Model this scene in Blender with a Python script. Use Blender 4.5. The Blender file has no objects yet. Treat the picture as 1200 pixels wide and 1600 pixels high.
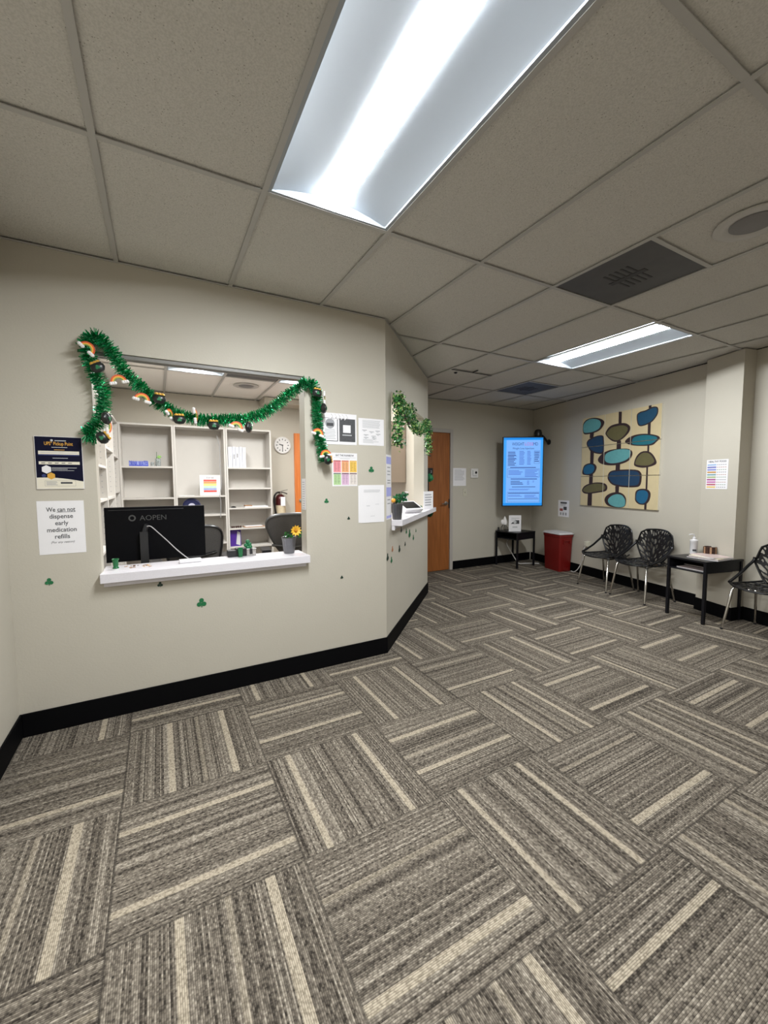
import bpy, bmesh, math, random
from mathutils import Vector, Matrix
random.seed(7)
C = bpy.context.scene.collection
PI = math.pi

# ------------------------------------------------------------------ camera, world, exposure
CAM = (0.1607, -1.877, 1.3835)
cam_data = bpy.data.cameras.new('camera')
cam = bpy.data.objects.new('camera', cam_data)
C.objects.link(cam)
cam_data.sensor_fit = 'HORIZONTAL'
cam_data.sensor_width = 36.0
cam_data.lens = 640.6 / 1200.0 * 36.0
cam_data.clip_start = 0.02
YAW, PITCH, ROLL = 0.5021, -0.0717, -0.005
fw = Vector((math.sin(YAW) * math.cos(PITCH), math.cos(YAW) * math.cos(PITCH), math.sin(PITCH)))
rt = Vector((math.cos(YAW), -math.sin(YAW), 0))
up = rt.cross(fw)
r2 = rt * math.cos(ROLL) + up * math.sin(ROLL)
u2 = -rt * math.sin(ROLL) + up * math.cos(ROLL)
cam.matrix_world = Matrix(((r2.x, u2.x, -fw.x, CAM[0]), (r2.y, u2.y, -fw.y, CAM[1]), (r2.z, u2.z, -fw.z, CAM[2]), (0, 0, 0, 1)))
bpy.context.scene.camera = cam
vs = bpy.context.scene.view_settings
vs.view_transform = 'Standard'
vs.look = 'None'
vs.gamma = 1.0
vs.use_curve_mapping = False
vs.exposure = 0.0
LAMP = 165.0
LAMP_FAR = 122.0      # far waiting room troffer, set weaker to balance wall brightness
LAMP_OFFICE = 130.0
world = bpy.data.worlds.new('world')
bpy.context.scene.world = world
world.use_nodes = True
world.node_tree.nodes['Background'].inputs[0].default_value = (0.5, 0.5, 0.5, 1)
world.node_tree.nodes['Background'].inputs[1].default_value = 0.0

# ------------------------------------------------------------------ materials
MATS = {}
def srgb(r, g, b):
    def f(c):
        c /= 255.0
        return c / 12.92 if c <= 0.04045 else ((c + 0.055) / 1.055) ** 2.4
    return (f(r), f(g), f(b))
def mat(name, col, rough=0.6, metal=0.0, var=0.06, scale=40.0, bump=0.0, bscale=None, emit=None, estr=0.0, alpha=None, trans=0.0, spec=None, coat=0.0):
    if name in MATS:
        return MATS[name]
    m = bpy.data.materials.new(name)
    m.use_nodes = True
    nt = m.node_tree
    b = nt.nodes['Principled BSDF']
    b.inputs['Roughness'].default_value = rough
    b.inputs['Metallic'].default_value = metal
    if spec is not None:
        b.inputs['Specular IOR Level'].default_value = spec
    if trans:
        b.inputs['Transmission Weight'].default_value = trans
    if coat:
        b.inputs['Coat Weight'].default_value = coat
    if emit is not None:
        b.inputs['Emission Color'].default_value = (*emit, 1)
        b.inputs['Emission Strength'].default_value = estr
        b.inputs['Base Color'].default_value = (*col, 1)
    else:
        tc = nt.nodes.new('ShaderNodeTexCoord')
        n = nt.nodes.new('ShaderNodeTexNoise')
        n.inputs['Scale'].default_value = scale
        n.inputs['Detail'].default_value = 3
        nt.links.new(tc.outputs['Object'], n.inputs['Vector'])
        mx = nt.nodes.new('ShaderNodeMix')
        mx.data_type = 'RGBA'
        mx.inputs['A'].default_value = (*[c * (1 - var) for c in col], 1)
        mx.inputs['B'].default_value = (*[min(1, c * (1 + var)) for c in col], 1)
        nt.links.new(n.outputs['Fac'], mx.inputs['Factor'])
        nt.links.new(mx.outputs['Result'], b.inputs['Base Color'])
        if bump:
            n2 = nt.nodes.new('ShaderNodeTexNoise')
            n2.inputs['Scale'].default_value = bscale or scale
            n2.inputs['Detail'].default_value = 2
            nt.links.new(tc.outputs['Object'], n2.inputs['Vector'])
            bp = nt.nodes.new('ShaderNodeBump')
            bp.inputs['Strength'].default_value = bump
            bp.inputs['Distance'].default_value = 0.002
            nt.links.new(n2.outputs['Fac'], bp.inputs['Height'])
            nt.links.new(bp.outputs['Normal'], b.inputs['Normal'])
    MATS[name] = m
    return m

M_WALL = mat('painted_drywall', (0.508, 0.470, 0.395), 0.55, var=0.02, scale=6, bump=0.25, bscale=90, spec=0.35)
M_WHITE = mat('white_laminate', (0.72, 0.70, 0.68), 0.35, var=0.02, scale=20)
M_SILL = mat('white_counter_laminate', (0.70, 0.67, 0.70), 0.25, var=0.08, scale=160)
M_SHELF = mat('white_shelf_board', (0.56, 0.53, 0.49), 0.5, var=0.02, scale=12)
M_BLACK = mat('black_plastic', (0.008, 0.008, 0.010), 0.35, var=0.1)
M_BASE = mat('black_vinyl_base', (0.003, 0.003, 0.0035), 0.6, var=0.1, spec=0.06)
M_BLACKMET = mat('black_painted_metal', (0.007, 0.007, 0.009), 0.35, var=0.1, spec=.25)
M_CHROME = mat('chrome', (0.55, 0.53, 0.50), 0.18, 1.0, var=0.03)
M_STEEL = mat('brushed_steel', (0.45, 0.44, 0.42), 0.3, 1.0, var=0.15, scale=120)
M_PAPER = mat('white_paper', (0.80, 0.78, 0.79), 0.75, var=0.02, scale=30)
M_INK = mat('dark_ink', (0.06, 0.06, 0.065), 0.8)
M_GREYINK = mat('faded_ink', (0.33, 0.33, 0.34), 0.8)
M_LIGHTINK = mat('pale_ink', (0.52, 0.52, 0.53), 0.8)
M_TEE = mat('ceiling_tee_paint', (0.45, 0.435, 0.41), 0.5, var=0.02)
M_FRAME = mat('door_frame_paint', (0.42, 0.385, 0.35), 0.45, var=0.02)

def ceiling_mat():
    m = bpy.data.materials.new('mineral_fibre_tile'); m.use_nodes = True
    nt = m.node_tree; b = nt.nodes['Principled BSDF']
    b.inputs['Roughness'].default_value = 0.9
    b.inputs['Specular IOR Level'].default_value = 0.1
    tc = nt.nodes.new('ShaderNodeTexCoord')
    n = nt.nodes.new('ShaderNodeTexNoise'); n.inputs['Scale'].default_value = 170; n.inputs['Detail'].default_value = 3
    nt.links.new(tc.outputs['Object'], n.inputs['Vector'])
    v = nt.nodes.new('ShaderNodeTexVoronoi'); v.inputs['Scale'].default_value = 85
    nt.links.new(tc.outputs['Object'], v.inputs['Vector'])
    n3 = nt.nodes.new('ShaderNodeTexNoise'); n3.inputs['Scale'].default_value = 22
    nt.links.new(tc.outputs['Object'], n3.inputs['Vector'])
    # pin holes: near a voronoi point and only where the coarse noise allows
    lt = nt.nodes.new('ShaderNodeMath'); lt.operation = 'LESS_THAN'; lt.inputs[1].default_value = 0.17
    nt.links.new(v.outputs['Distance'], lt.inputs[0])
    gt = nt.nodes.new('ShaderNodeMath'); gt.operation = 'GREATER_THAN'; gt.inputs[1].default_value = 0.52
    nt.links.new(n3.outputs['Fac'], gt.inputs[0])
    mu = nt.nodes.new('ShaderNodeMath'); mu.operation = 'MULTIPLY'
    nt.links.new(lt.outputs[0], mu.inputs[0]); nt.links.new(gt.outputs[0], mu.inputs[1])
    r = nt.nodes.new('ShaderNodeValToRGB')
    r.color_ramp.elements[0].position = 0.36; r.color_ramp.elements[0].color = (0.54, 0.52, 0.478, 1)
    r.color_ramp.elements[1].position = 0.60; r.color_ramp.elements[1].color = (0.63, 0.605, 0.56, 1)
    nt.links.new(n.outputs['Fac'], r.inputs['Fac'])
    mx = nt.nodes.new('ShaderNodeMix'); mx.data_type = 'RGBA'
    nt.links.new(mu.outputs[0], mx.inputs['Factor'])
    nt.links.new(r.outputs['Color'], mx.inputs['A'])
    mx.inputs['B'].default_value = (0.33, 0.31, 0.275, 1)
    nt.links.new(mx.outputs['Result'], b.inputs['Base Color'])
    bp = nt.nodes.new('ShaderNodeBump'); bp.inputs['Strength'].default_value = 0.6; bp.inputs['Distance'].default_value = 0.003
    nt.links.new(n.outputs['Fac'], bp.inputs['Height'])
    nt.links.new(bp.outputs['Normal'], b.inputs['Normal'])
    return m
M_TILE = ceiling_mat()
M_TILE_OFFICE = mat('smooth_office_tile', (0.84, 0.80, 0.75), 0.85, var=0.03, scale=60)

def wood_mat(name, c1, c2, rough=0.4):
    m = bpy.data.materials.new(name); m.use_nodes = True
    nt = m.node_tree; b = nt.nodes['Principled BSDF']; b.inputs['Roughness'].default_value = rough
    tc = nt.nodes.new('ShaderNodeTexCoord')
    mp = nt.nodes.new('ShaderNodeMapping'); mp.inputs['Scale'].default_value = (14, 14, 0.8)
    nt.links.new(tc.outputs['Object'], mp.inputs['Vector'])
    n = nt.nodes.new('ShaderNodeTexNoise'); n.inputs['Scale'].default_value = 3; n.inputs['Detail'].default_value = 6; n.inputs['Distortion'].default_value = 0.6
    nt.links.new(mp.outputs['Vector'], n.inputs['Vector'])
    r = nt.nodes.new('ShaderNodeValToRGB')
    r.color_ramp.elements[0].position = 0.35; r.color_ramp.elements[0].color = (*c1, 1)
    r.color_ramp.elements[1].position = 0.65; r.color_ramp.elements[1].color = (*c2, 1)
    nt.links.new(n.outputs['Fac'], r.inputs['Fac'])
    nt.links.new(r.outputs['Color'], b.inputs['Base Color'])
    return m
M_DOOR = wood_mat('door_veneer', srgb(132, 76, 34), srgb(156, 94, 46))
M_DOOR2 = wood_mat('office_door_veneer', srgb(205, 112, 48), srgb(222, 132, 66))

def carpet_mat():
    m = bpy.data.materials.new('carpet_tile'); m.use_nodes = True
    nt = m.node_tree; b = nt.nodes['Principled BSDF']
    b.inputs['Roughness'].default_value = 0.95
    b.inputs['Specular IOR Level'].default_value = 0.08
    N = nt.nodes.new; L = nt.links.new
    def math_(op, a, bb=None, c=None, clamp=False):
        n = N('ShaderNodeMath'); n.operation = op; n.use_clamp = clamp
        for i, x in enumerate((a, bb, c)):
            if x is None: continue
            if isinstance(x, (int, float)): n.inputs[i].default_value = x
            else: L(x, n.inputs[i])
        return n.outputs[0]
    uv = N('ShaderNodeUVMap'); uv.uv_map = 'tile_uv'
    sep = N('ShaderNodeSeparateXYZ'); L(uv.outputs[0], sep.inputs[0])
    U, V = sep.outputs[0], sep.outputs[1]
    at = N('ShaderNodeAttribute'); at.attribute_name = 'tile_seed'
    seed = at.outputs['Fac']
    a1 = N('ShaderNodeAttribute'); a1.attribute_name = 'stripe_pos'
    s1 = N('ShaderNodeSeparateXYZ'); L(a1.outputs['Vector'], s1.inputs[0])
    a2 = N('ShaderNodeAttribute'); a2.attribute_name = 'stripe_amt'
    s2 = N('ShaderNodeSeparateXYZ'); L(a2.outputs['Vector'], s2.inputs[0])
    RIB = 110.0
    ur = math_('MULTIPLY', U, RIB)
    rid = math_('FLOOR', ur)
    fr = math_('FRACT', ur)
    ridn = math_('ADD', rid, math_('MULTIPLY', seed, 131.7))
    wn = N('ShaderNodeTexWhiteNoise'); wn.noise_dimensions = '1D'; L(ridn, wn.inputs['W'])
    # broad bands across the tile
    n1 = N('ShaderNodeTexNoise'); n1.noise_dimensions = '1D'; n1.inputs['Scale'].default_value = 1.0; n1.inputs['Detail'].default_value = 3
    L(math_('ADD', math_('MULTIPLY', U, 9.0), math_('MULTIPLY', seed, 53.1)), n1.inputs['W'])
    # yarn flecks running along a rib
    cmb = N('ShaderNodeCombineXYZ')
    L(math_('MULTIPLY', ridn, 7.31), cmb.inputs[0]); L(math_('MULTIPLY', V, 48.0), cmb.inputs[1])
    n2 = N('ShaderNodeTexNoise'); n2.noise_dimensions = '2D'; n2.inputs['Scale'].default_value = 1.0; n2.inputs['Detail'].default_value = 2
    L(cmb.outputs[0], n2.inputs['Vector'])
    val = math_('ADD', math_('MULTIPLY', wn.outputs['Value'], 0.42), math_('MULTIPLY', math_('SUBTRACT', n1.outputs['Fac'], 0.5), 0.55))
    val = math_('ADD', val, math_('MULTIPLY', math_('SUBTRACT', n2.outputs['Fac'], 0.5), 1.15))
    val = math_('ADD', val, 0.27)
    rmp = N('ShaderNodeValToRGB'); cr = rmp.color_ramp
    cr.elements[0].position = 0.12; cr.elements[0].color = (0.036, 0.030, 0.024, 1)
    e = cr.elements.new(0.42); e.color = (0.122, 0.103, 0.082, 1)
    e = cr.elements.new(0.66); e.color = (0.210, 0.180, 0.143, 1)
    cr.elements[-1].position = 0.95; cr.elements[-1].color = (0.38, 0.335, 0.27, 1)
    L(val, rmp.inputs['Fac'])
    # gap between ribs
    gap = math_('LESS_THAN', fr, 0.24)
    # cream stripes
    tot = None
    for p_, k_ in zip(s1.outputs, s2.outputs):
        hw = math_('ADD', 0.010, math_('MULTIPLY', k_, 0.012))
        d = math_('ABSOLUTE', math_('SUBTRACT', U, p_))
        ins = math_('MULTIPLY', math_('LESS_THAN', d, hw), k_, clamp=True)
        tot = ins if tot is None else math_('MAXIMUM', tot, ins)
    crm = N('ShaderNodeValToRGB')
    crm.color_ramp.elements[0].position = 0.3; crm.color_ramp.elements[0].color = (0.25, 0.21, 0.155, 1)
    crm.color_ramp.elements[1].position = 0.6; crm.color_ramp.elements[1].color = (0.46, 0.395, 0.30, 1)
    L(n2.outputs['Fac'], crm.inputs['Fac'])
    mx = N('ShaderNodeMix'); mx.data_type = 'RGBA'
    L(math_('MULTIPLY', tot, 0.9), mx.inputs['Factor']); L(rmp.outputs['Color'], mx.inputs['A']); L(crm.outputs['Color'], mx.inputs['B'])
    mg = N('ShaderNodeMix'); mg.data_type = 'RGBA'; mg.blend_type = 'MULTIPLY'
    L(math_('MULTIPLY', gap, 0.62), mg.inputs['Factor']); L(mx.outputs['Result'], mg.inputs['A']); mg.inputs['B'].default_value = (0.25, 0.24, 0.23, 1)
    # seam around the tile
    eu = math_('MINIMUM', math_('MINIMUM', U, math_('SUBTRACT', 1.0, U)), math_('MINIMUM', V, math_('SUBTRACT', 1.0, V)))
    seam = math_('LESS_THAN', eu, 0.006)
    ms = N('ShaderNodeMix'); ms.data_type = 'RGBA'
    L(math_('MULTIPLY', seam, 0.5), ms.inputs['Factor']); L(mg.outputs['Result'], ms.inputs['A']); ms.inputs['B'].default_value = (0.035, 0.03, 0.025, 1)
    L(ms.outputs['Result'], b.inputs['Base Color'])
    bp = N('ShaderNodeBump'); bp.inputs['Strength'].default_value = 0.5; bp.inputs['Distance'].default_value = 0.003
    hh = math_('ADD', math_('MULTIPLY', n2.outputs['Fac'], 0.8), math_('SUBTRACT', 1.0, gap))
    L(hh, bp.inputs['Height']); L(bp.outputs['Normal'], b.inputs['Normal'])
    return m
M_CARPET = carpet_mat()

# ------------------------------------------------------------------ mesh builder
def frame_matrix(loc=(0, 0, 0), rz=0.0, rx=0.0, ry=0.0):
    return Matrix.Translation(loc) @ Matrix.Rotation(rz, 4, 'Z') @ Matrix.Rotation(ry, 4, 'Y') @ Matrix.Rotation(rx, 4, 'X')

class MB:
    def __init__(s):
        s.v, s.f, s.m, s.mats = [], [], [], []
    def mi(s, m):
        if m not in s.mats: s.mats.append(m)
        return s.mats.index(m)
    def add(s, verts, faces, m, T=None):
        o = len(s.v)
        for p in verts:
            p = Vector(p)
            if T is not None: p = T @ p
            s.v.append(tuple(p))
        k = s.mi(m)
        for f in faces:
            s.f.append(tuple(i + o for i in f)); s.m.append(k)
        return s
    def box(s, x0, x1, y0, y1, z0, z1, m, T=None):
        v = [(x0, y0, z0), (x1, y0, z0), (x1, y1, z0), (x0, y1, z0), (x0, y0, z1), (x1, y0, z1), (x1, y1, z1), (x0, y1, z1)]
        f = [(3, 2, 1, 0), (4, 5, 6, 7), (0, 1, 5, 4), (1, 2, 6, 5), (2, 3, 7, 6), (3, 0, 4, 7)]
        return s.add(v, f, m, T)
    def quad(s, pts, m, T=None):
        return s.add(pts, [tuple(range(len(pts)))], m, T)
    def prism(s, poly, z0, z1, m, T=None, caps=True):
        n = len(poly)
        v = [(x, y, z0) for x, y in poly] + [(x, y, z1) for x, y in poly]
        f = [(i, (i + 1) % n, n + (i + 1) % n, n + i) for i in range(n)]
        if caps: f += [tuple(range(n - 1, -1, -1)), tuple(range(n, 2 * n))]
        return s.add(v, f, m, T)
    def flat(s, poly, y, thick, m, T=None):
        """polygon drawn in x,z standing in a plane facing -y"""
        n = len(poly)
        v = [(x, y, z) for x, z in poly] + [(x, y + thick, z) for x, z in poly]
        f = [(i, n + i, n + (i + 1) % n, (i + 1) % n) for i in range(n)] + [tuple(range(n)), tuple(range(2 * n - 1, n - 1, -1))]
        return s.add(v, f, m, T)
    def rect(s, x0, x1, z0, z1, y, m, T=None):
        return s.add([(x0, y, z0), (x1, y, z0), (x1, y, z1), (x0, y, z1)], [(0, 1, 2, 3)], m, T)
    def lathe(s, prof, m, c=(0, 0, 0), n=20, T=None, sx=1, sy=1):
        v, f = [], []
        for r, z in prof:
            for i in range(n):
                a = 2 * PI * i / n
                v.append((c[0] + r * math.cos(a) * sx, c[1] + r * math.sin(a) * sy, c[2] + z))
        for j in range(len(prof) - 1):
            for i in range(n):
                k = (i + 1) % n
                f.append((j * n + i, j * n + k, (j + 1) * n + k, (j + 1) * n + i))
        f.append(tuple(range(n - 1, -1, -1)))
        f.append(tuple((len(prof) - 1) * n + i for i in range(n)))
        return s.add(v, f, m, T)
    def tube(s, pts, r, m, n=8, T=None, closed=False, flat=1.0):
        pts = [Vector(p) for p in pts]
        v, f = [], []
        N_ = len(pts); prev = None
        for i, p in enumerate(pts):
            if closed: d = pts[(i + 1) % N_] - pts[i - 1]
            else: d = pts[min(i + 1, N_ - 1)] - pts[max(i - 1, 0)]
            if d.length < 1e-9: d = Vector((0, 0, 1))
            d.normalize()
            if prev is None:
                a = Vector((0, 0, 1)) if abs(d.z) < 0.9 else Vector((1, 0, 0))
            else: a = prev
            a = a - d * a.dot(d); a.normalize(); prev = a
            b = d.cross(a)
            rr = r[i] if isinstance(r, (list, tuple)) else r
            for k in range(n):
                t = 2 * PI * k / n
                v.append(p + a * math.cos(t) * rr * flat + b * math.sin(t) * rr)
        R = N_ if closed else N_ - 1
        for j in range(R):
            j2 = (j + 1) % N_
            for k in range(n):
                k2 = (k + 1) % n
                f.append((j * n + k, j * n + k2, j2 * n + k2, j2 * n + k))
        if not closed:
            f.append(tuple(range(n - 1, -1, -1)))
            f.append(tuple((N_ - 1) * n + i for i in range(n)))
        return s.add(v, f, m, T)
    def ball(s, c, r, m, n=10, k=6, T=None, sz=1.0):
        prof = [(max(1e-4, r * math.sin(PI * i / k)), -r * sz * math.cos(PI * i / k)) for i in range(k + 1)]
        return s.lathe(prof, m, c, n, T)
    def text(s, body, x, z, size, y, m, T=None, align='CENTER', width=None, shear=0.0, bold=0.0):
        cu = bpy.data.curves.new('t', 'FONT')
        cu.body = body; cu.size = size; cu.align_x = align; cu.resolution_u = 3; cu.shear = shear; cu.offset = bold * size
        o = bpy.data.objects.new('t', cu); C.objects.link(o)
        bpy.context.view_layer.update()
        me = bpy.data.meshes.new_from_object(o.evaluated_get(bpy.context.evaluated_depsgraph_get()))
        vs_ = [v.co.copy() for v in me.vertices]
        fs = [tuple(p.vertices) for p in me.polygons]
        bpy.data.objects.remove(o); bpy.data.meshes.remove(me); bpy.data.curves.remove(cu)
        if not vs_: return s
        k = 1.0
        if width:
            w = max(v.x for v in vs_) - min(v.x for v in vs_)
            k = width / w
        return s.add([(x + v.x * k, y, z + v.y) for v in vs_], fs, m, T)
    def lines(s, x0, x1, z0, z1, n, m, y=-0.0016, fill=0.45, T=None, rag=0.25, rnd=None):
        rnd = rnd or random
        h = (z1 - z0) / n
        for i in range(n):
            z = z1 - h * (i + 0.5)
            e = x1 - (x1 - x0) * rnd.random() * rag
            s.rect(x0, e, z - h * fill / 2, z + h * fill / 2, y, m, T)
        return s
    def build(s, name, parent=None, loc=None, rz=0.0, smooth=False, bevel=0.0, angle=35, rx=0.0):
        me = bpy.data.meshes.new(name)
        me.from_pydata(s.v, [], s.f)
        for m in s.mats: me.materials.append(m)
        me.polygons.foreach_set('material_index', s.m)
        me.update()
        if smooth:
            me.polygons.foreach_set('use_smooth', [True] * len(me.polygons))
            me.set_sharp_from_angle(angle=math.radians(angle))
        o = bpy.data.objects.new(name, me)
        C.objects.link(o)
        if parent: o.parent = parent
        if loc: o.location = loc
        o.rotation_euler = (rx, 0, rz)
        if bevel:
            b = o.modifiers.new('bevel', 'BEVEL'); b.width = bevel; b.segments = 2; b.limit_method = 'ANGLE'
        return o

def thing(name, label, cat, loc=(0, 0, 0), rz=0.0, group=None):
    o = bpy.data.objects.new(name, None); C.objects.link(o)
    o.empty_display_size = 0.05
    o.location = loc; o.rotation_euler = (0, 0, rz)
    o['label'] = label; o['category'] = cat
    if group: o['group'] = group
    return o
def tag(o, label, cat, group=None):
    o['label'] = label; o['category'] = cat
    if group: o['group'] = group
    return o
def struct(o):
    o['kind'] = 'structure'
    return o
def dup(o, loc=None, rz=None, label=None, parent=None):
    c = o.copy(); C.objects.link(c)
    c.parent = parent
    if loc is not None: c.location = loc
    if rz is not None: c.rotation_euler = (o.rotation_euler.x, 0, rz)
    if label: c['label'] = label
    for ch in [x for x in bpy.data.objects if x.parent == o]:
        dup(ch, parent=c)
    return c
def clip(poly, a, b, c):
    """keep the side a*x+b*y<=c of a 2D polygon"""
    out = []
    for i in range(len(poly)):
        p, q = poly[i], poly[(i + 1) % len(poly)]
        dp, dq = a * p[0] + b * p[1] - c, a * q[0] + b * q[1] - c
        if dp <= 0: out.append(p)
        if (dp < 0 < dq) or (dq < 0 < dp):
            t = dp / (dp - dq)
            out.append((p[0] + (q[0] - p[0]) * t, p[1] + (q[1] - p[1]) * t))
    return out
def catmull(pts, k=6, closed=True):
    out = []; n = len(pts); D = len(pts[0])
    rng = range(n) if closed else range(n - 1)
    for i in rng:
        if closed: p0, p1, p2, p3 = pts[i - 1], pts[i], pts[(i + 1) % n], pts[(i + 2) % n]
        else: p0, p1, p2, p3 = pts[max(i - 1, 0)], pts[i], pts[i + 1], pts[min(i + 2, n - 1)]
        for j in range(k):
            t = j / k
            out.append(tuple(0.5 * (2 * p1[d] + (p2[d] - p0[d]) * t + (2 * p0[d] - 5 * p1[d] + 4 * p2[d] - p3[d]) * t * t + (3 * p1[d] - p0[d] - 3 * p2[d] + p3[d]) * t ** 3) for d in range(D)))
    if not closed: out.append(tuple(pts[-1]))
    return out

# ------------------------------------------------------------------ the room
H = 2.633
A0 = Vector((1.740, 0.965)); A1 = Vector((3.078, 2.312))      # the angled wall
AD = (A1 - A0).normalized(); AN = Vector((AD.y, -AD.x))        # along it, and out of it into the waiting room
ARZ = math.atan2(AD.y, AD.x)
ALEN = (A1 - A0).length
def apt(s_, d=0.0, z=0.0):
    p = A0 + AD * s_ + AN * d
    return (p.x, p.y, z)
RW0 = Vector((5.975, 3.24)); RD = Vector((-0.222, -1.0)).normalized()   # right wall, running towards the viewer
RN = Vector((RD.y, -RD.x))                                     # out of it into the room
RRZ = math.atan2(RD.y, RD.x)
def rpt(y, d=0.0, z=0.0):
    """point of the right wall at world depth y, pulled d into the room"""
    t = (RW0.y - y) / -RD.y
    p = RW0 + RD * t + RN * d
    return (p.x, p.y, z)

# floor: one quad per carpet tile, stripe layout held as attributes
KNOWN = {(-1, 1): [(.78, 1)], (0, 1): [(.22, 1)], (-1, 0): [(.2, 1), (.62, .3)], (0, 0): [(.32, 1), (.55, .4), (.77, 1.3)],
 (1, -1): [(.17, 1), (.78, 1)], (1, 0): [(.72, 1), (.28, 1)], (1, 1): [(.15, 1), (.73, 1)], (2, 1): [(.17, 1)], (2, 0): [(.24, 1), (.77, 1)],
 (0, -1): [(.75, 1), (.18, 1)], (-1, -1): [(.55, .5), (.76, 1.5)], (0, -2): [(.32, 1), (.56, .5), (.79, 1.5)], (1, -2): [(.71, .5), (.18, 1.3)],
 (-1, -2): [(.74, .5)], (2, -1): [(.74, 1.2), (.49, .5), (.29, 1)], (3, -1): [(.31, 1), (.54, .4), (.75, 1.1)], (3, 0): [(.21, 1), (.74, .5)],
 (4, -1): [(.76, 1), (.2, 1)], (5, -1): [(.19, 1), (.7, .4)], (4, 0): [(.25, .8), (.75, 1.1)], (4, -2): [(.78, 1), (.55, .4), (.3, 1)],
 (5, -2): [(.77, 1.3), (.57, .5), (.31, 1.1)], (3, -2): [(.76, .5), (.2, 1.1)], (2, -2): [(.18, .9), (.76, 1)], (2, -3): [(.73, .9), (.3, .4)],
 (1, -3): [(.77, 1.5), (.56, .5), (.3, .6)], (3, -3): [(.17, .7), (.77, .7)], (4, 1): [(.75, .5), (.19, 1)], (3, 1): [(.74, 1.3), (.2, 1)],
 (5, 0): [(.75, 1), (.17, 1)], (5, 1): [(.3, 1), (.78, 1.1)], (6, 1): [(.23, 1), (.76, 1)], (5, 2): [(.19, 1), (.74, .5)], (4, 2): [(.77, 1), (.17, 1)],
 (6, 2): [(.17, 1), (.81, 1)], (7, 2): [(.24, 1), (.8, 1)], (5, 3): [(.74, 1), (.2, 1)], (6, 3): [(.82, 1), (.25, 1)], (6, -1): [(.82, 1.3), (.36, 1)],
 (7, -1): [(.34, 1), (.8, 1)], (7, 0): [(.28, 1), (.84, 1)], (6, 0): [(.84, 1), (.22, 1)], (7, 1): [(.24, 1), (.75, 1)], (6, -2): [(.19, 1), (.76, 1)], (8, 1): [(.55, 1), (.84, 1)]}
def build_floor():
    S = 0.61; ox, oy = -0.0303, 0.1145
    V_, F_, sd, sp, sa, uvs = [], [], [], [], [], []
    rnd = random.Random(3)
    for i in range(-2, 12):
        for j in range(-10, 9):
            x, y = ox + i * S, oy + j * S
            b = len(V_)
            V_ += [(x, y, 0), (x + S, y, 0), (x + S, y + S, 0), (x, y + S, 0)]
            F_.append((b, b + 1, b + 2, b + 3))
            if (i + j) % 2: uvs += [(0, 0), (0, 1), (1, 1), (1, 0)]     # ribs run along x
            else: uvs += [(0, 0), (1, 0), (1, 1), (0, 1)]
            st = KNOWN.get((i, j))
            if st is None:
                st = [(0.19 + rnd.uniform(-.03, .03), 1), (0.76 + rnd.uniform(-.03, .03), 1)] if rnd.random() < .6 else [(.31, 1), (.55, .5), (.78, 1.2)]
            st = (st + [(-5, 0)] * 3)[:3]
            sp.append([a for a, _ in st]); sa.append([a for _, a in st]); sd.append(rnd.random())
    me = bpy.data.meshes.new('floor'); me.from_pydata(V_, [], F_)
    uvl = me.uv_layers.new(name='tile_uv')
    for k, u in enumerate(uvs): uvl.data[k].uv = u
    a = me.attributes.new('tile_seed', 'FLOAT', 'FACE')
    for k, x in enumerate(sd): a.data[k].value = x
    a = me.attributes.new('stripe_pos', 'FLOAT_VECTOR', 'FACE')
    for k, x in enumerate(sp): a.data[k].vector = x
    a = me.attributes.new('stripe_amt', 'FLOAT_VECTOR', 'FACE')
    for k, x in enumerate(sa): a.data[k].vector = x
    me.materials.append(M_CARPET)
    o = bpy.data.objects.new('floor', me); C.objects.link(o)
    struct(o)
build_floor()

WT = 0.12
# front wall with the service window
WX0, WX1, WZ0, WZ1 = -0.145, 1.085, 0.815, 2.128
w = MB()
w.box(-0.55, WX0, 0.965, 1.085, 0, H, M_WALL)
w.box(WX1, 1.74, 0.965, 1.085, 0, H, M_WALL)
w.box(WX0, WX1, 0.965, 1.085, 0, WZ0, M_WALL)
w.box(WX0, WX1, 0.965, 1.085, WZ1, H, M_WALL)
struct(w.build('wall_front'))
# angled wall with the check-in window; local x along, y into the office
SX0, SX1, SZ0, SZ1 = 0.165, 1.64, 1.02, 2.125
TA = frame_matrix((A0.x, A0.y, 0), ARZ)
w = MB()
w.prism([(0, 0), (SX0, 0), (SX0, WT), (-0.05, WT)], 0, H, M_WALL)
w.prism([(SX1, 0), (ALEN, 0), (ALEN - 0.05, WT), (SX1, WT)], 0, H, M_WALL)
w.box(SX0, SX1, 0, WT, 0, SZ0, M_WALL)
w.box(SX0, SX1, 0, WT, SZ1, H, M_WALL)
struct(w.build('wall_angled', loc=(A0.x, A0.y, 0), rz=ARZ))
# short return wall and the far back wall
w = MB(); w.prism([(3.078, 2.312), (3.078, 3.25), (2.958, 3.25), (2.958, 2.36)], 0, H, M_WALL)
struct(w.build('wall_return'))
DX0, DX1, DZ = 3.245, 4.155, 2.15
w = MB()
w.box(2.958, DX0, 3.25, 3.37, 0, H, M_WALL)
w.box(DX1, 6.1, 3.25, 3.37, 0, H, M_WALL)
w.box(DX0, DX1, 3.25, 3.37, DZ, H, M_WALL)
struct(w.build('wall_back'))
w = MB()
yb = -5.2
p0, p1 = rpt(3.37), rpt(yb)
q0, q1 = rpt(3.37, -WT), rpt(yb, -WT)
w.prism([p0[:2], q0[:2], q1[:2], p1[:2]][::-1], 0, H, M_WALL)
struct(w.build('wall_right'))
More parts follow.
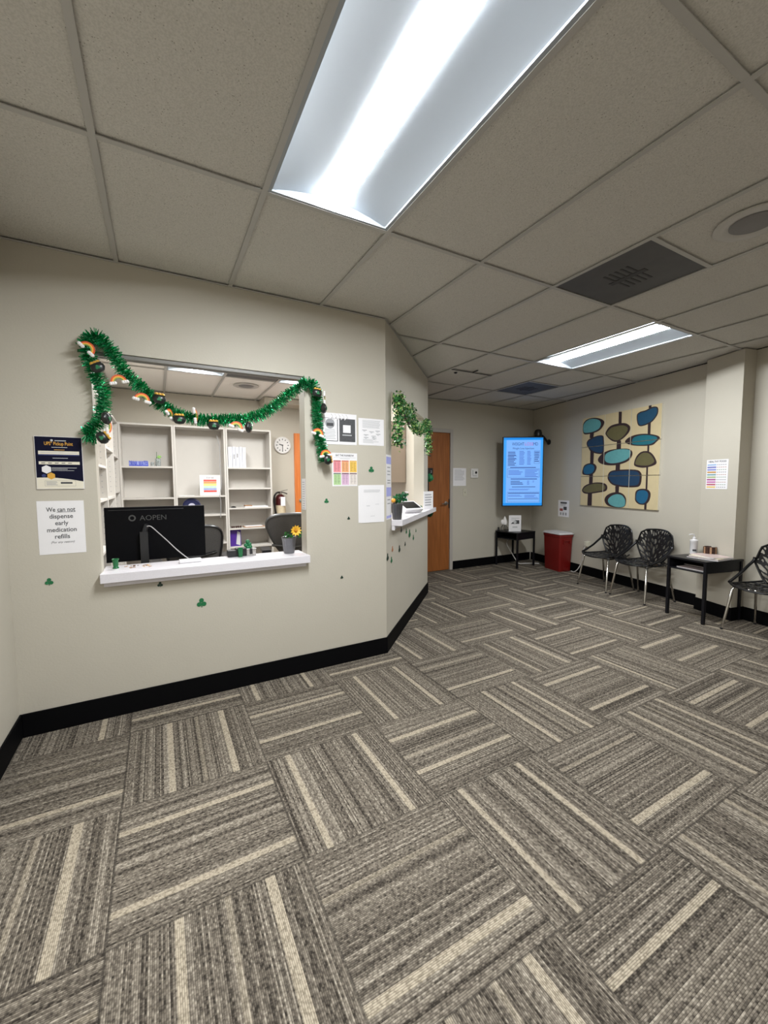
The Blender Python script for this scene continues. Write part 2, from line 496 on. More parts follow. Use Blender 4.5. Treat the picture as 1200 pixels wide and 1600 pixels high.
# pilaster on the right wall
c_fl, c_fr, c_in = (5.215, 0.325), (5.075, -0.04), (5.262, -0.083)
w = MB()
w.prism([c_fl, c_fr, (5.33, -0.09), (5.45, 0.28)], 0, H, M_WALL)
struct(w.build('wall_pilaster'))
w = MB(); w.box(-0.67, -0.55, yb, 4.72, 0, H, M_WALL)
struct(w.build('wall_left'))
w = MB(); w.box(-0.67, 4.3, yb - WT, yb, 0, H, M_WALL)
struct(w.build('wall_rear'))
# office shell
w = MB(); w.box(-0.55, 3.1, 4.6, 4.72, 0, H, M_WALL)
struct(w.build('wall_office_back'))
w = MB(); w.box(2.958, 3.078, 3.37, 4.6, 0, H, M_WALL)
struct(w.build('wall_office_right'))
w = MB(); w.box(1.56, 2.958, 4.25, 4.60, 2.555, H - .002, M_WALL)
struct(w.build('trim_1'))

# baseboards
BH, BT = 0.132, 0.010
def base(poly, name):
    w = MB(); w.prism(poly, 0, BH, M_BASE); struct(w.build(name, bevel=0.003))
base([(-0.54, 0.955), (1.7441, 0.955), (1.74, 0.965), (-0.54, 0.965)], 'baseboard_front')
a, b = apt(0.0, BT), apt(ALEN + 0.004, BT)
base([(1.7441, 0.955), b[:2], (3.078, 2.312), (1.74, 0.965)], 'baseboard_angled')
base([(3.078, 2.312), b[:2], (3.088, 2.33), (3.088, 3.24), (3.078, 3.25)], 'baseboard_return')
base([(4.215, 3.24), (5.945, 3.24), (5.945, 3.25), (4.215, 3.25)], 'baseboard_back')
base([rpt(3.24)[:2], rpt(3.24, BT)[:2], rpt(0.31, BT)[:2], rpt(0.30)[:2]][::-1], 'baseboard_right')
base([(5.206, 0.337), (5.064, -0.046), (5.075, -0.04), (5.215, 0.325)], 'baseboard_pilaster')
base([(5.064, -0.05), (5.262, -0.092), (5.262, -0.082), (5.075, -0.04)], 'baseboard_pilaster_side')
base([rpt(-0.09)[:2], rpt(-0.09, BT)[:2], rpt(yb, BT)[:2], rpt(yb)[:2]][::-1], 'baseboard_right_front')
base([(-0.55, yb), (-0.54, yb), (-0.54, 0.965), (-0.55, 0.965)], 'baseboard_left')

# ceilings: mineral tiles clipped to each room, troffer cells left out
G = 0.61
ra, rb = 1.0, 0.22          # right wall: x + ... -> x - 0.22*y <= c
rc = 5.975 - 0.222 * 3.24
regionsW = [
    [(0, 1, 0.97), (-1, 0, 0.555), (1, -0.222, rc + .01)],
    [(0, -1, -0.97), (0, 1, 2.312), (-1, 1, -0.77), (1, -0.222, rc + .01)],
    [(0, -1, -2.312), (0, 1, 3.255), (-1, 0, -3.07), (1, -0.222, rc + .01)]]
regionsO = [[(0, -1, -1.08), (1, -1, 0.775 - 0.165), (1, 0, 2.962), (-1, 0, 0.555), (0, 1, 4.605)]]
def clip_all(poly, region):
    for a_, b_, c_ in region:
        poly = clip(poly, a_, b_, c_)
        if len(poly) < 3: return None
    return poly
# cells as (x0,x1,y0,y1)
def ceiling_cells(xs, ys, special, regions, lights, tile=M_TILE):
    t = MB(); g = MB()
    hw = 0.012
    for i in range(len(xs) - 1):
        for j in range(len(ys) - 1):
            cells = [(xs[i], xs[i + 1], ys[j], ys[j + 1])]
            if (i, j) in special:
                ym = (ys[j] + ys[j + 1]) / 2
                cells = [(xs[i], xs[i + 1], ys[j], ym), (xs[i], xs[i + 1], ym, ys[j + 1])]
            for c in cells:
                skip = any(abs(c[0] - l[0]) < .02 and c[2] >= l[2] - .02 and c[3] <= l[3] + .02 for l in lights)
                for R in regions:
                    if not skip:
                        P = clip_all([(c[0], c[2]), (c[1], c[2]), (c[1], c[3]), (c[0], c[3])], R)
                        if P: t.prism(P, H + 0.010, H + 0.022, tile)
                    for nb, bar in enumerate(((c[0] - hw, c[0] + hw, c[2], c[3]), (c[0] + hw, c[1] - hw, c[2] - hw, c[2] + hw))):
                        P = clip_all([(bar[0], bar[2]), (bar[1], bar[2]), (bar[1], bar[3]), (bar[0], bar[3])], R)
                        if P: g.prism(P, H - 0.001 + nb * .0006, H + 0.003, M_TEE)
    return t, g
xsW = [k * G for k in range(-1, 12)]
ysW = [k * 2 * G for k in range(-5, 4)]
def cell(i, j): return (i + 1, j + 5)
L1 = [(0.61, 1.22, -1.22, 0.0), (3.66, 4.27, 0.0, 1.22), (0.61, 1.22, -4.88, -3.66)]
V1 = [(2.44, 3.05, -0.61, 0.0), (4.27, 4.88, 1.83, 2.44)]
t, g = ceiling_cells(xsW, ysW, {cell(4, -1), cell(7, 1), cell(5, 1)}, regionsW, L1 + V1)
struct(t.build('ceiling')); struct(g.build('trim_2'))
xsO = [0.28 + k * G for k in range(-2, 5)]
ysO = [3.33 - 2 * G * k for k in range(2, -1, -1)] + [3.33 + 2 * G, 3.33 + 4 * G]
L2 = [(0.28, 0.89, 2.11, 3.33), (1.50, 2.11, 2.11, 3.33)]
V2 = [(0.89, 1.50, 2.72, 3.33)]
t, g = ceiling_cells(xsO, ysO, {(3, 1)}, regionsO, L2 + V2, M_TILE_OFFICE)
struct(t.build('ceiling')); struct(g.build('trim_3'))
# wall angle under the ceiling edge
w = MB()
w.box(-0.55, 1.742, 0.955, 0.966, H - 0.004, H + .002, M_TEE)
w.add([(*apt(0, .012)[:2], H - .004), (*apt(ALEN, .012)[:2], H - .004), (*apt(ALEN, 0)[:2], H - .004), (*apt(0, 0)[:2], H - .004)], [(0, 3, 2, 1)], M_TEE)
w.box(3.078, 5.95, 3.238, 3.25, H - 0.004, H + .002, M_TEE)
w.add([rpt(3.24, .012, H - .004), rpt(.32, .012, H - .004), rpt(.32, 0, H - .004), rpt(3.24, 0, H - .004)], [(0, 1, 2, 3)], M_TEE)
struct(w.build('trim_4'))

# ------------------------------------------------------------------ troffers, vents, speakers
M_LENS = mat('lit_lens', (0.9, 0.9, 0.9), emit=(0.93, 0.97, 1.0), estr=LAMP)
M_LENS2 = mat('lit_lens_office', (0.9, 0.9, 0.9), emit=(0.97, 0.98, 0.97), estr=LAMP_OFFICE)
M_LENS3 = mat('lit_lens_far', (0.9, 0.9, 0.9), emit=(0.93, 0.97, 1.0), estr=LAMP_FAR)
M_REFL = mat('white_enamel_reflector', (0.34, 0.37, 0.40), 0.5, var=0.01)
def troffer(l, lens, label, grp):
    cx, cy = (l[0] + l[1]) / 2, (l[2] + l[3]) / 2
    hx, hy = 0.285, (l[3] - l[2]) / 2 - 0.018
    t = thing('ceiling_light', label, 'ceiling light', (cx, cy, H), 0, grp)
    f = MB()
    for s_ in (-1, 1):
        f.box(min(s_ * .293, s_ * .278), max(s_ * .293, s_ * .278), -hy - .006, hy + .006, 0.002, 0.010, M_REFL)
        f.box(-.278, .278, min(s_ * (hy + .006), s_ * (hy - .006)), max(s_ * (hy + .006), s_ * (hy - .006)), 0.002, 0.010, M_REFL)
    f.build('frame', t)
    r = MB()
    prof = [(.279, .010), (.25, .019), (.20, .032), (.13, .045), (.072, .052)]
    for s_ in (-1, 1):
        v = []
        for x, z in prof: v += [(s_ * x, -hy, z), (s_ * x, hy, z)]
        fc = [(2 * i, 2 * i + 1, 2 * i + 3, 2 * i + 2) for i in range(len(prof) - 1)]
        r.add(v, fc if s_ > 0 else [q[::-1] for q in fc], M_REFL)
        y = s_ * hy
        r.add([(-.279, y, .008)] + [(-x, y, z) for x, z in prof[1:]] + [(x, y, z) for x, z in prof[::-1]], [tuple(range(10))], M_REFL)
    r.box(-.29, .29, -hy, hy, .075, .08, M_REFL)
    r.build('reflector', t, smooth=True, angle=40)
    b = MB()
    n = 8
    v = []
    for i in range(n + 1):
        a = PI * i / n
        x, z = -.073 * math.cos(a), .052 - .006 * math.sin(a)
        v += [(x, -hy + .003, z), (x, hy - .003, z)]
    b.add(v, [(2 * i, 2 * i + 2, 2 * i + 3, 2 * i + 1) for i in range(n)], lens)
    b.build('lens', t, smooth=True)
    return t
troffer(L1[0], M_LENS, 'long bright ceiling light nearest the viewer at the top of the picture', 'troffers of the waiting room')
troffer(L1[1], M_LENS3, 'smaller looking ceiling light above the wall art and chairs', 'troffers of the waiting room')
troffer(L1[2], M_LENS, 'added unseen ceiling light behind the viewer that brightens the front wall', 'troffers of the waiting room')  # out of view, added to brighten the front wall
troffer(L2[0], M_LENS2, 'office ceiling light seen at the middle top of the service window', 'troffers of the office')
troffer(L2[1], M_LENS2, 'office ceiling light seen at the top right corner of the service window', 'troffers of the office')
M_VENT = mat('dark_return_grille', (0.085, 0.083, 0.085), 0.6, var=0.25, scale=7)
M_VENTD = mat('dark_damper', (0.05, 0.048, 0.05), 0.7, var=0.2)  # darker tone of the damper bars
def vent(l, label, name='ceiling_vent'):
    cx, cy = (l[0] + l[1]) / 2, (l[2] + l[3]) / 2
    t = thing(name, label, 'vent', (cx, cy, H), 0)
    b = MB(); b.box(-.290, .290, -.290, .290, .005, .012, M_VENT); b.build('perforated_panel', t)
    s_ = MB()
    for k in range(-2, 3):
        s_.box(-.13, .13, k * .035 - .006, k * .035 + .006, .0025, .005, M_VENTD)
    s_.box(-.02, .02, -.11, .11, .002, .0048, M_VENTD)
    s_.build('damper', t)
    return t
vent(V1[0], 'large dark grey square return vent beside the round ceiling speaker')
vent(V1[1], 'small looking dark square vent far back near the television corner')
vent(V2[0], 'dark vent panel in the office ceiling between the two lights')
M_SPK = mat('speaker_grille', (0.21, 0.20, 0.20), 0.6, var=0.1, scale=200)
M_SPKR = mat('speaker_ring', (0.50, 0.48, 0.45), 0.5, var=0.02)
def speaker(x, y, label):
    t = thing('ceiling_speaker', label, 'speaker', (x, y, H), 0)
    a = MB(); a.lathe([(.155, .004), (.157, -.002), (.15, -.005), (.105, -.003), (.095, .0)], M_SPKR, n=40); a.build('ring', t, smooth=True)
    b = MB(); b.lathe([(.094, -.003), (.088, -.006), (.01, -.007)], M_SPK, n=40); b.build('grille', t, smooth=True)
speaker(2.745, -0.915, 'round speaker in the waiting room ceiling at the right edge')
speaker(1.205, 3.70, 'round speaker in the office ceiling seen through the service window')
# missing cross tee leaves a dark gap, and a small hole beside it
M_GAP = mat('dark_gap', (0.01, 0.01, 0.01), 0.9)
w = MB(); w.box(3.062, 3.65, 1.822, 1.838, H - .0035, H - .0012, M_GAP); w.box(3.335, 3.35, 1.72, 1.80, H - .008, H - .0012, M_GAP)
struct(w.build('trim_5'))
w = MB(); w.lathe([(.022, .003), (.022, .0035), (.018, .001), (.006, -.006)], M_BLACKMET, n=14)  # dark hole in the tile, built as a small black plug
tag(w.build('tile_hole', loc=(3.204, 1.94, H)), 'tiny dark round hole in the ceiling tile beside the black gap', 'opening')

# ------------------------------------------------------------------ doors
def lever(parent, x, y, z, sgn, m=M_STEEL):
    h = MB()
    h.lathe([(.032, 0), (.032, .008), (.012, .012), (.012, .045)], m, n=16, T=frame_matrix((x, y, z), 0, PI / 2))
    h.tube([(x, y - .045, z), (x + sgn * .03, y - .052, z), (x + sgn * .11, y - .05, z - .004)], [.011, .010, .008], m, n=8)
    return h.build('door_handle', parent, smooth=True)
t = thing('door_1', 'brown wooden door in the far back wall', 'door', (0, 0, 0)); del t['label']; del t['category']; struct(t)
b = MB(); b.box(DX0 + .012, DX1 - .005, 3.262, 3.305, 0.008, DZ - .008, M_DOOR); b.build('door_leaf', t)
b = MB()
b.box(DX1 - .004, DX1 + .05, 3.238, 3.262, 0, DZ + .05, M_FRAME)
b.box(DX0 - .05, DX0 + .008, 3.238, 3.262, 0, DZ + .05, M_FRAME)
b.box(DX0 + .008, DX1 - .004, 3.238, 3.262, DZ - .008, DZ + .05, M_FRAME)
b.build('door_frame', t, bevel=.003)
lever(t, 4.085, 3.262, 1.055, -1)
b = MB(); b.box(4.136, 4.152, 3.256, 3.263, .98, 1.12, M_BLACKMET); b.build('strike_plate', t)
b = MB(); b.box(3.725, 3.832, 3.256, 3.262, 1.50, 1.60, M_BLACK); b.text('2', 3.80, 1.53, .05, 3.2555, M_LIGHTINK)
o = b.build('room_sign'); tag(o, 'small black square room number sign on the brown door', 'sign')
t = thing('door_2', 'office door', 'door'); del t['label']; del t['category']; struct(t)
b = MB(); b.box(2.08, 2.90, 4.565, 4.60, .008, 2.17, M_DOOR2); b.build('door_leaf', t)
lever(t, 2.17, 4.565, 1.10, 1)

# ------------------------------------------------------------------ service counter and check-in counter
w = MB()
w.box(WX0 - .005, WX1 + .004, .905, .963, .816, .871, M_SILL)
w.box(WX0, WX1, .963, 1.17, .816, .871, M_SILL)
w.build_ = None
cnt = thing('service_counter', 'long white counter ledge under the wide service window', 'counter', (0, 0, 0))
w.build('worktop', cnt, bevel=.003)
w = MB(); w.box(WX0 + .01, WX1 - .02, .93, .9645, .792, .8155, M_SILL); w.build('edge_support', cnt)
cnt2 = thing('check_in_counter', 'short white counter ledge under the window of the angled wall', 'counter', (A0.x, A0.y, 0), ARZ)
w = MB()
w.box(SX0 - .004, SX1 + .33, -.095, -.002, 1.022, 1.072, M_SILL)
w.box(SX0 + .001, SX1 - .001, -.002, .20, 1.022, 1.072, M_SILL)
w.build('worktop', cnt2, bevel=.003)
w = MB(); w.box(SX0, SX0 + .012, -.028, -.002, .985, 1.021, M_SILL); w.box(SX0 + .02, SX1 + .1, -.03, -.002, .995, 1.021, M_SILL); w.build('bracket', cnt2)
# metal head rail of the service window
M_RAIL = mat('grey_rail', (.20, .19, .175), .45)
w = MB(); w.box(WX0 + .002, WX1 - .002, 0.975, 1.005, WZ1 - .022, WZ1 - .001, M_RAIL)
w.box(WX0 + .002, WX1 - .002, 1.03, 1.055, WZ1 - .018, WZ1 - .001, M_RAIL)
struct(w.build('trim_6'))

# ------------------------------------------------------------------ notices and posters
def poster(name, label, cat, x0, x1, z0, z1, plane='front', d=0.0, thick=0.0012, paper=M_PAPER, fn=None, group=None, s0=0.0, tilt=0.0):
    """flat sheet: local origin at its lower left corner, x right, z up, front at -y"""
    W_, H_ = x1 - x0, z1 - z0
    b = MB(); b.box(0, W_, -thick, 0, 0, H_, paper)
    if fn: fn(b, W_, H_, -thick - 0.0006)
    if plane == 'front': loc, rz = (x0, 0.9645 - d, z0), 0
    elif plane == 'angled': p = apt(x0, .0006 + d); loc, rz = (p[0], p[1], z0), ARZ
    elif plane == 'back': loc, rz = (x0, 3.2495 - d, z0), 0
    elif plane == 'right': p = rpt(x0, .0006 + d); loc, rz = (p[0], p[1], z0), RRZ
    o = b.build(name, loc=loc, rz=rz)
    if tilt: o.rotation_euler = (0, tilt, rz)
    return tag(o, label, cat, group)
M_NAVY = mat('navy_print', srgb(17, 18, 40), 0.6, spec=.1)
M_NAVY2 = mat('mid_blue_print', srgb(40, 52, 105), 0.35)
M_GOLD = mat('gold_print', srgb(214, 160, 60), 0.4)
M_CREAMP = mat('cream_print', srgb(225, 218, 200), 0.5)
def f_navy(b, W_, H_, y):
    b.rect(.002, W_ - .002, .002, H_ - .002, y + .0004, M_NAVY)
    n = 16
    top = [(.002 + (W_ - .004) * i / n, H_ * (.20 + .035 * math.sin(PI * (i / n) * .9 + .5)) - (H_ * .05 * i / n)) for i in range(n + 1)]
    b.add([(x, y + .0001, z) for x, z in [(.002, .002), (W_ - .002, .002)] + top[::-1]], [tuple(range(n + 3))], M_CREAMP)
    b.lathe([(.006, 0), (.004, .0004)], M_LIGHTINK, T=frame_matrix((W_ * .36, y, H_ * .925), 0, PI / 2), n=12)
    b.rect(W_ * .42, W_ * .66, H_ * .915, H_ * .93, y, M_LIGHTINK)
    b.text('UPS\u00b0 Pickup Point', W_ * .5, H_ * .835, .026, y, M_GOLD, width=W_ * .6, bold=.012)
    b.rect(W_ * .35, W_ * .68, H_ * .79, H_ * .80, y, M_LIGHTINK)
    b.rect(W_ * .4, W_ * .62, H_ * .745, H_ * .753, y, M_GOLD)
    b.rect(W_ * .07, W_ * .93, H_ * .66, H_ * .725, y, M_CREAMP)
    b.rect(W_ * .07, W_ * .93, H_ * .64, H_ * .66, y, M_NAVY2)
    b.rect(W_ * .1, W_ * .88, H_ * .688, H_ * .70, y - .0003, M_LIGHTINK)
    b.rect(W_ * .36, W_ * .68, H_ * .585, H_ * .595, y, M_LIGHTINK)
    b.rect(W_ * .07, W_ * .93, H_ * .47, H_ * .525, y, M_CREAMP)
    for k in range(5): b.rect(W_ * (.12 + .14 * k), W_ * (.2 + .14 * k), H_ * .49, H_ * .503, y - .0003, M_INK)
    b.rect(W_ * .33, W_ * .86, H_ * .40, H_ * .41, y, M_LIGHTINK); b.rect(W_ * .33, W_ * .66, H_ * .375, H_ * .384, y, M_LIGHTINK); b.rect(W_ * .33, W_ * .8, H_ * .35, H_ * .357, y, M_LIGHTINK)
    for (cx, cz, r, m) in ((.22, .375, .023, M_PAPER), (.31, .25, .019, M_GOLD), (.16, .255, .010, M_NAVY2)):
        b.add([(W_ * cx + r * math.sin(PI / 3 * k), y - .0002, H_ * cz + r * math.cos(PI / 3 * k)) for k in range(6)], [(5, 4, 3, 2, 1, 0)], m)
    b.rect(W_ * .17, W_ * .82, H_ * .055, H_ * .058, y, M_INK); b.rect(W_ * .17, W_ * .82, H_ * .16, H_ * .163, y, M_INK)
    b.rect(W_ * .17, W_ * .173, H_ * .055, H_ * .163, y, M_INK); b.rect(W_ * .817, W_ * .82, H_ * .055, H_ * .163, y, M_INK)
    b.rect(W_ * .5, W_ * .75, H_ * .10, H_ * .135, y, M_INK)
    b.lines(W_ * .2, W_ * .44, H_ * .07, H_ * .15, 4, M_GREYINK, y)
poster('pickup_notice', 'navy blue parcel pickup notice with white bottom edge on front wall', 'notice', -.412, -.204, 1.357, 1.642, fn=f_navy, thick=.006)
def f_refill(b, W_, H_, y):
    for k, (s_, w_) in enumerate((('We can not', .62), ('dispense', .5), ('early', .28), ('medication', .63), ('refills', .32))):
        b.text(s_, W_ * .5, H_ * (.80 - .127 * k), .034, y, M_INK, width=W_ * w_, bold=.012)
    b.rect(W_ * .41, W_ * .81, H_ * .785, H_ * .792, y, M_INK)
    b.text('(For any reason)', W_ * .5, H_ * .205, .017, y, M_INK, width=W_ * .5, shear=.3)
poster('refill_notice', 'white paper notice about early medication refills below the navy notice', 'notice', -.420, -.212, .998, 1.292, fn=f_refill)
def f_flyer(b, W_, H_, y):
    b.rect(W_ * .06, W_ * .48, H_ * .10, H_ * .84, y, M_INK); b.rect(W_ * .075, W_ * .46, H_ * .12, H_ * .83, y - .0002, M_PAPER)
    b.rect(W_ * .52, W_ * .96, H_ * .10, H_ * .84, y, mat('charcoal_print', (.07, .07, .075), .6, var=.4, scale=60))
    b.rect(W_ * .62, W_ * .83, H_ * .39, H_ * .64, y - .0003, M_PAPER)
    b.lathe([(.037, 0), (.036, .0003)], M_GREYINK, T=frame_matrix((W_ * .27, y, H_ * .66), 0, PI / 2), n=20)
    b.rect(W_ * .18, W_ * .36, H_ * .58, H_ * .68, y - .0006, M_INK)
    b.lines(W_ * .13, W_ * .42, H_ * .16, H_ * .5, 7, M_GREYINK, y - .0004, rag=.15, fill=.3)
    b.rect(W_ * .6, W_ * .86, H_ * .30, H_ * .33, y - .0003, M_LIGHTINK)
    for k in range(5):
        x = W_ * (.3 + .1 * k)
        b.tube([(x, y - .002, H_ * .98), (x + .012, y - .004, H_ * .9), (x - .012, y - .003, H_ * .80)], .0035, M_PAPER, n=5)
poster('double_flyer', 'white sheet with two dark flyers and curled tape beside right tinsel', 'flyer', 1.196, 1.488, 1.665, 1.892, fn=f_flyer)
def f_text(b, W_, H_, y):
    b.lines(W_ * .15, W_ * .86, H_ * .64, H_ * .94, 8, M_LIGHTINK, y, rag=.08)
    for x, z in ((.14, .55), (.42, .5), (.66, .54), (.68, .42), (.2, .38), (.5, .34), (.2, .28), (.52, .27)):
        b.rect(W_ * x, W_ * (x + .18), H_ * z, H_ * (z + .022), y, M_GREYINK)
        b.rect(W_ * (x + .04), W_ * (x + .12), H_ * (z - .035), H_ * (z - .02), y, M_GREYINK)
    b.lines(W_ * .17, W_ * .8, H_ * .08, H_ * .24, 4, M_LIGHTINK, y, rag=.4)
poster('text_notice', 'white text sheet at the upper right of the front wall', 'notice', 1.504, 1.722, 1.669, 1.872, fn=f_text)
def f_rainbow(b, W_, H_, y):
    b.text('EAT THE RAINBOW', W_ * .5, H_ * .90, .020, y, M_INK, width=W_ * .72, bold=.02)
    b.rect(W_ * .06, W_ * .94, H_ * .855, H_ * .865, y, M_LIGHTINK); b.rect(W_ * .3, W_ * .7, H_ * .825, H_ * .833, y, M_GREYINK)
    heads = [((170, 50, 55), (226, 142, 150)), ((190, 90, 55), (232, 170, 120)), ((215, 165, 50), (232, 190, 90)), ((70, 90, 70), (175, 205, 150)), ((110, 40, 70), (215, 180, 205)), ((95, 45, 40), (222, 212, 205))]
    for k, (h_, c_) in enumerate(heads):
        i, j = k % 3, k // 3
        x0, x1 = W_ * (.05 + .32 * i), W_ * (.34 + .32 * i)
        z1 = H_ * (.775 - .38 * j)
        b.rect(x0, x1, z1 - H_ * .03, z1, y, mat('rainbow_head_%d' % k, srgb(*h_), .6))
        b.rect(x0, x1, z1 - H_ * .355, z1 - H_ * .035, y, mat('rainbow_field_%d' % k, srgb(*c_), .6))
        dk = mat('rainbow_text_%d' % k, tuple(.45 * q for q in srgb(*c_)), .7)
        for u_ in (.12, .55):
            for q in range(6): b.rect(x0 + (x1 - x0) * u_, x0 + (x1 - x0) * (u_ + .22 + .1 * random.random()), z1 - H_ * (.08 + .045 * q), z1 - H_ * (.065 + .045 * q), y - .0003, dk)
poster('food_colour_poster', 'colourful six block eat the rainbow poster on front wall', 'poster', 1.287, 1.490, 1.358, 1.604, fn=f_rainbow)
def f_codes(b, W_, H_, y):
    b.lines(W_ * .15, W_ * .85, H_ * .80, H_ * .88, 3, M_LIGHTINK, y, rag=.1)
    b.rect(W_ * .25, W_ * .4, H_ * .44, H_ * .455, y, M_LIGHTINK); b.rect(W_ * .62, W_ * .78, H_ * .48, H_ * .49, y, M_LIGHTINK); b.rect(W_ * .42, W_ * .6, H_ * .17, H_ * .18, y, M_LIGHTINK)
poster('blank_notice', 'pale crinkled notice sheet below the text sheet near the wall corner', 'notice', 1.512, 1.722, 1.073, 1.365, fn=f_codes, thick=.002)
poster('backing_sheet', 'white sheet edge peeking out left behind the pale crinkled notice', 'paper', 1.497, 1.60, 1.076, 1.362, d=-.0003, thick=.0009)
M_LILAC = mat('lilac_print', srgb(170, 172, 228), .6)
def f_strip(b, W_, H_, y):
    for z0, z1 in ((.86, .97), (.36, .50), (.02, .06)): b.rect(0.002, W_ - .002, H_ * z0, H_ * z1, y, M_LILAC)
    for z in (.80, .74, .69, .60, .56, .30, .24): b.rect(W_ * .2, W_ * .8, H_ * z, H_ * (z + .015), y, M_GREYINK)
poster('window_banner', 'narrow white and lilac vertical banner left of the angled window', 'banner', .004, .15, 1.085, 1.605, plane='angled', fn=f_strip)
def f_lines(b, W_, H_, y):
    b.lines(W_ * .1, W_ * .9, H_ * .3, H_ * .93, 10, M_GREYINK, y, rag=.35, fill=.28)
poster('door_notice', 'white printed sheet on back wall beside the brown door', 'notice', 4.213, 4.472, 1.325, 1.605, plane='back', fn=f_lines)
def f_small(b, W_, H_, y):
    b.rect(W_ * .2, W_ * .8, H_ * .80, H_ * .9, y, M_INK); b.lines(W_ * .2, W_ * .8, H_ * .66, H_ * .78, 3, M_GREYINK, y)
    b.rect(W_ * .5, W_ * .8, H_ * .42, H_ * .62, y, M_INK); b.rect(W_ * .15, W_ * .45, H_ * .35, H_ * .5, y, mat('dull_red_print', srgb(150, 80, 75), .7))
    for x in (.18, .42, .66): b.rect(W_ * x, W_ * (x + .14), H_ * .1, H_ * .26, y, M_GREYINK)
poster('bin_notice', 'small notice on the right wall above the red bin', 'notice', 2.575, 2.34, .825, 1.085, plane='right')
bpy.data.objects.remove(bpy.data.objects['bin_notice'])
b = MB(); b.box(0, .245, -.0012, 0, 0, .262, M_PAPER); f_small(b, .245, .262, -.0018)
p = rpt(2.575, .001); tag(b.build('bin_notice', loc=(p[0], p[1], .825), rz=RRZ), 'small grey notice with pictures on right wall above the red bin', 'notice')
def f_foods(b, W_, H_, y):
    b.text('HEALTHY FOOD', W_ * .5, H_ * .905, .026, y, M_INK, width=W_ * .82, bold=.02)
    cols = [(150, 180, 215), (110, 115, 180), (125, 135, 200), (190, 140, 70), (120, 160, 165), (165, 180, 130), (170, 85, 145), (190, 105, 165), (185, 95, 115), (225, 190, 110)]
    for k, c_ in enumerate(cols):
        z = H_ * (.80 - .084 * k)
        b.rect(W_ * .04, W_ * .46, z, z + H_ * .05, y, mat('food_bar_%d' % k, srgb(*c_), .6))
        for q in range(5): b.rect(W_ * (.5 + .09 * q), W_ * (.55 + .09 * q), z + H_ * .012, z + H_ * .035, y, mat('food_dot_%d' % (k % 3), srgb(*((120, 120, 130), (170, 120, 100), (110, 140, 110))[k % 3]), .6))
PU = (Vector(c_fr) - Vector(c_fl)).normalized(); PRZ = math.atan2(PU.y, PU.x); PN = Vector((PU.y, -PU.x))
b = MB(); b.box(0, .235, -.0012, 0, 0, .30, M_PAPER); f_foods(b, .235, .30, -.0018)
p = Vector(c_fl) + PU * .055 + PN * .001
tag(b.build('healthy_food_chart', loc=(p.x, p.y, 1.30), rz=PRZ), 'small colourful healthy food chart on the pale pilaster', 'chart')
# paper on the inside of the service window jamb
b = MB(); b.box(WX1 - .0015, WX1 - .0003, .972, 1.055, 1.19, 1.415, M_PAPER)
for k in range(12): b.rect(0, .05, 0, .004, 0, M_GREYINK, T=Matrix.Translation((WX1 - .0022, 1.04, 1.2 + .017 * k)) @ Matrix.Rotation(-PI / 2, 4, 'Z'))
tag(b.build('jamb_notice'), 'narrow paper list taped inside the right jamb of the service window', 'notice')

# thermostat and light switch
t = thing('thermostat', 'white square thermostat with black dot on the far back wall', 'thermostat', (4.635, 3.25, 1.525))
b = MB(); b.box(-.075, .075, -.022, 0, -.075, .075, M_WHITE); b.build('housing', t, bevel=.006)
b = MB(); b.lathe([(.02, 0), (.02, .006), (.012, .008)], M_BLACK, T=frame_matrix((.025, -.022, .012), 0, PI / 2), n=18); b.build('dial', t)
b = MB(); b.box(-.045, -.035, -.025, -.022, -.03, .05, M_GREYINK); b.box(-.045, .04, -.025, -.022, -.045, -.037, M_GREYINK); b.build('display', t)
t = thing('light_switch', 'small ivory light switch below the door notice', 'light switch', (4.448, 3.25, 1.22))
M_IVORY = mat('ivory_plastic', (.55, .52, .42), .4)
b = MB(); b.box(-.035, .035, -.006, 0, -.058, .058, M_IVORY); b.build('cover_plate', t, bevel=.003)
b = MB(); b.box(-.005, .005, -.018, -.006, -.01, .012, M_IVORY); b.build('toggle', t)

# ------------------------------------------------------------------ shamrock stickers
M_SHAM = mat('glitter_green', srgb(24, 105, 62), .45, var=.35, scale=300)
M_SHAMD = mat('dark_green_sticker', srgb(20, 50, 38), .5, var=.3, scale=300)
M_COPPER = mat('copper_sticker', srgb(175, 120, 85), .5, var=.3, scale=300)
def shamrock(r, m):
    b = MB()
    for k in range(3):
        a = PI / 2 + k * 2 * PI / 3
        cx, cz = r * .55 * math.cos(a), r * .55 * math.sin(a)
        b.flat([(cx + r * .48 * math.cos(t_), cz + r * .48 * math.sin(t_)) for t_ in [2 * PI * q / 14 for q in range(14)]], -.0015 - .0003 * k, .0012, m)
    b.flat([(-r * .08, -r), (r * .12, -r), (r * .06, 0), (-r * .06, 0)], -.001, .0008, m)
    return b
for x, z, r, m, l in ((-.387, .847, .020, M_SHAM, 'green shamrock sticker on the front wall left of the counter'),
                      (.147, .765, .016, M_SHAMD, 'small dark shamrock sticker just under the service counter'),
                      (.376, .616, .030, M_SHAM, 'largest green shamrock sticker low on the front wall'),
                      (1.353, .669, .012, M_SHAMD, 'tiny dark shamrock sticker low right on the front wall'),
                      (1.239, 1.25, .018, M_SHAM, 'green shamrock sticker below the left end of the rainbow poster'),
                      (1.40, .0, .0, None, ''),
                      (1.61, 1.483, .024, M_SHAM, 'green shamrock sticker right of the rainbow poster'),
                      (1.415, 1.115, .012, M_SHAMD, 'tiny grey green shamrock sticker below the rainbow poster')):
    if m: tag(shamrock(r, m).build('shamrock_sticker', loc=(x, .9645, z)), l, 'sticker', 'shamrock stickers on the front wall')
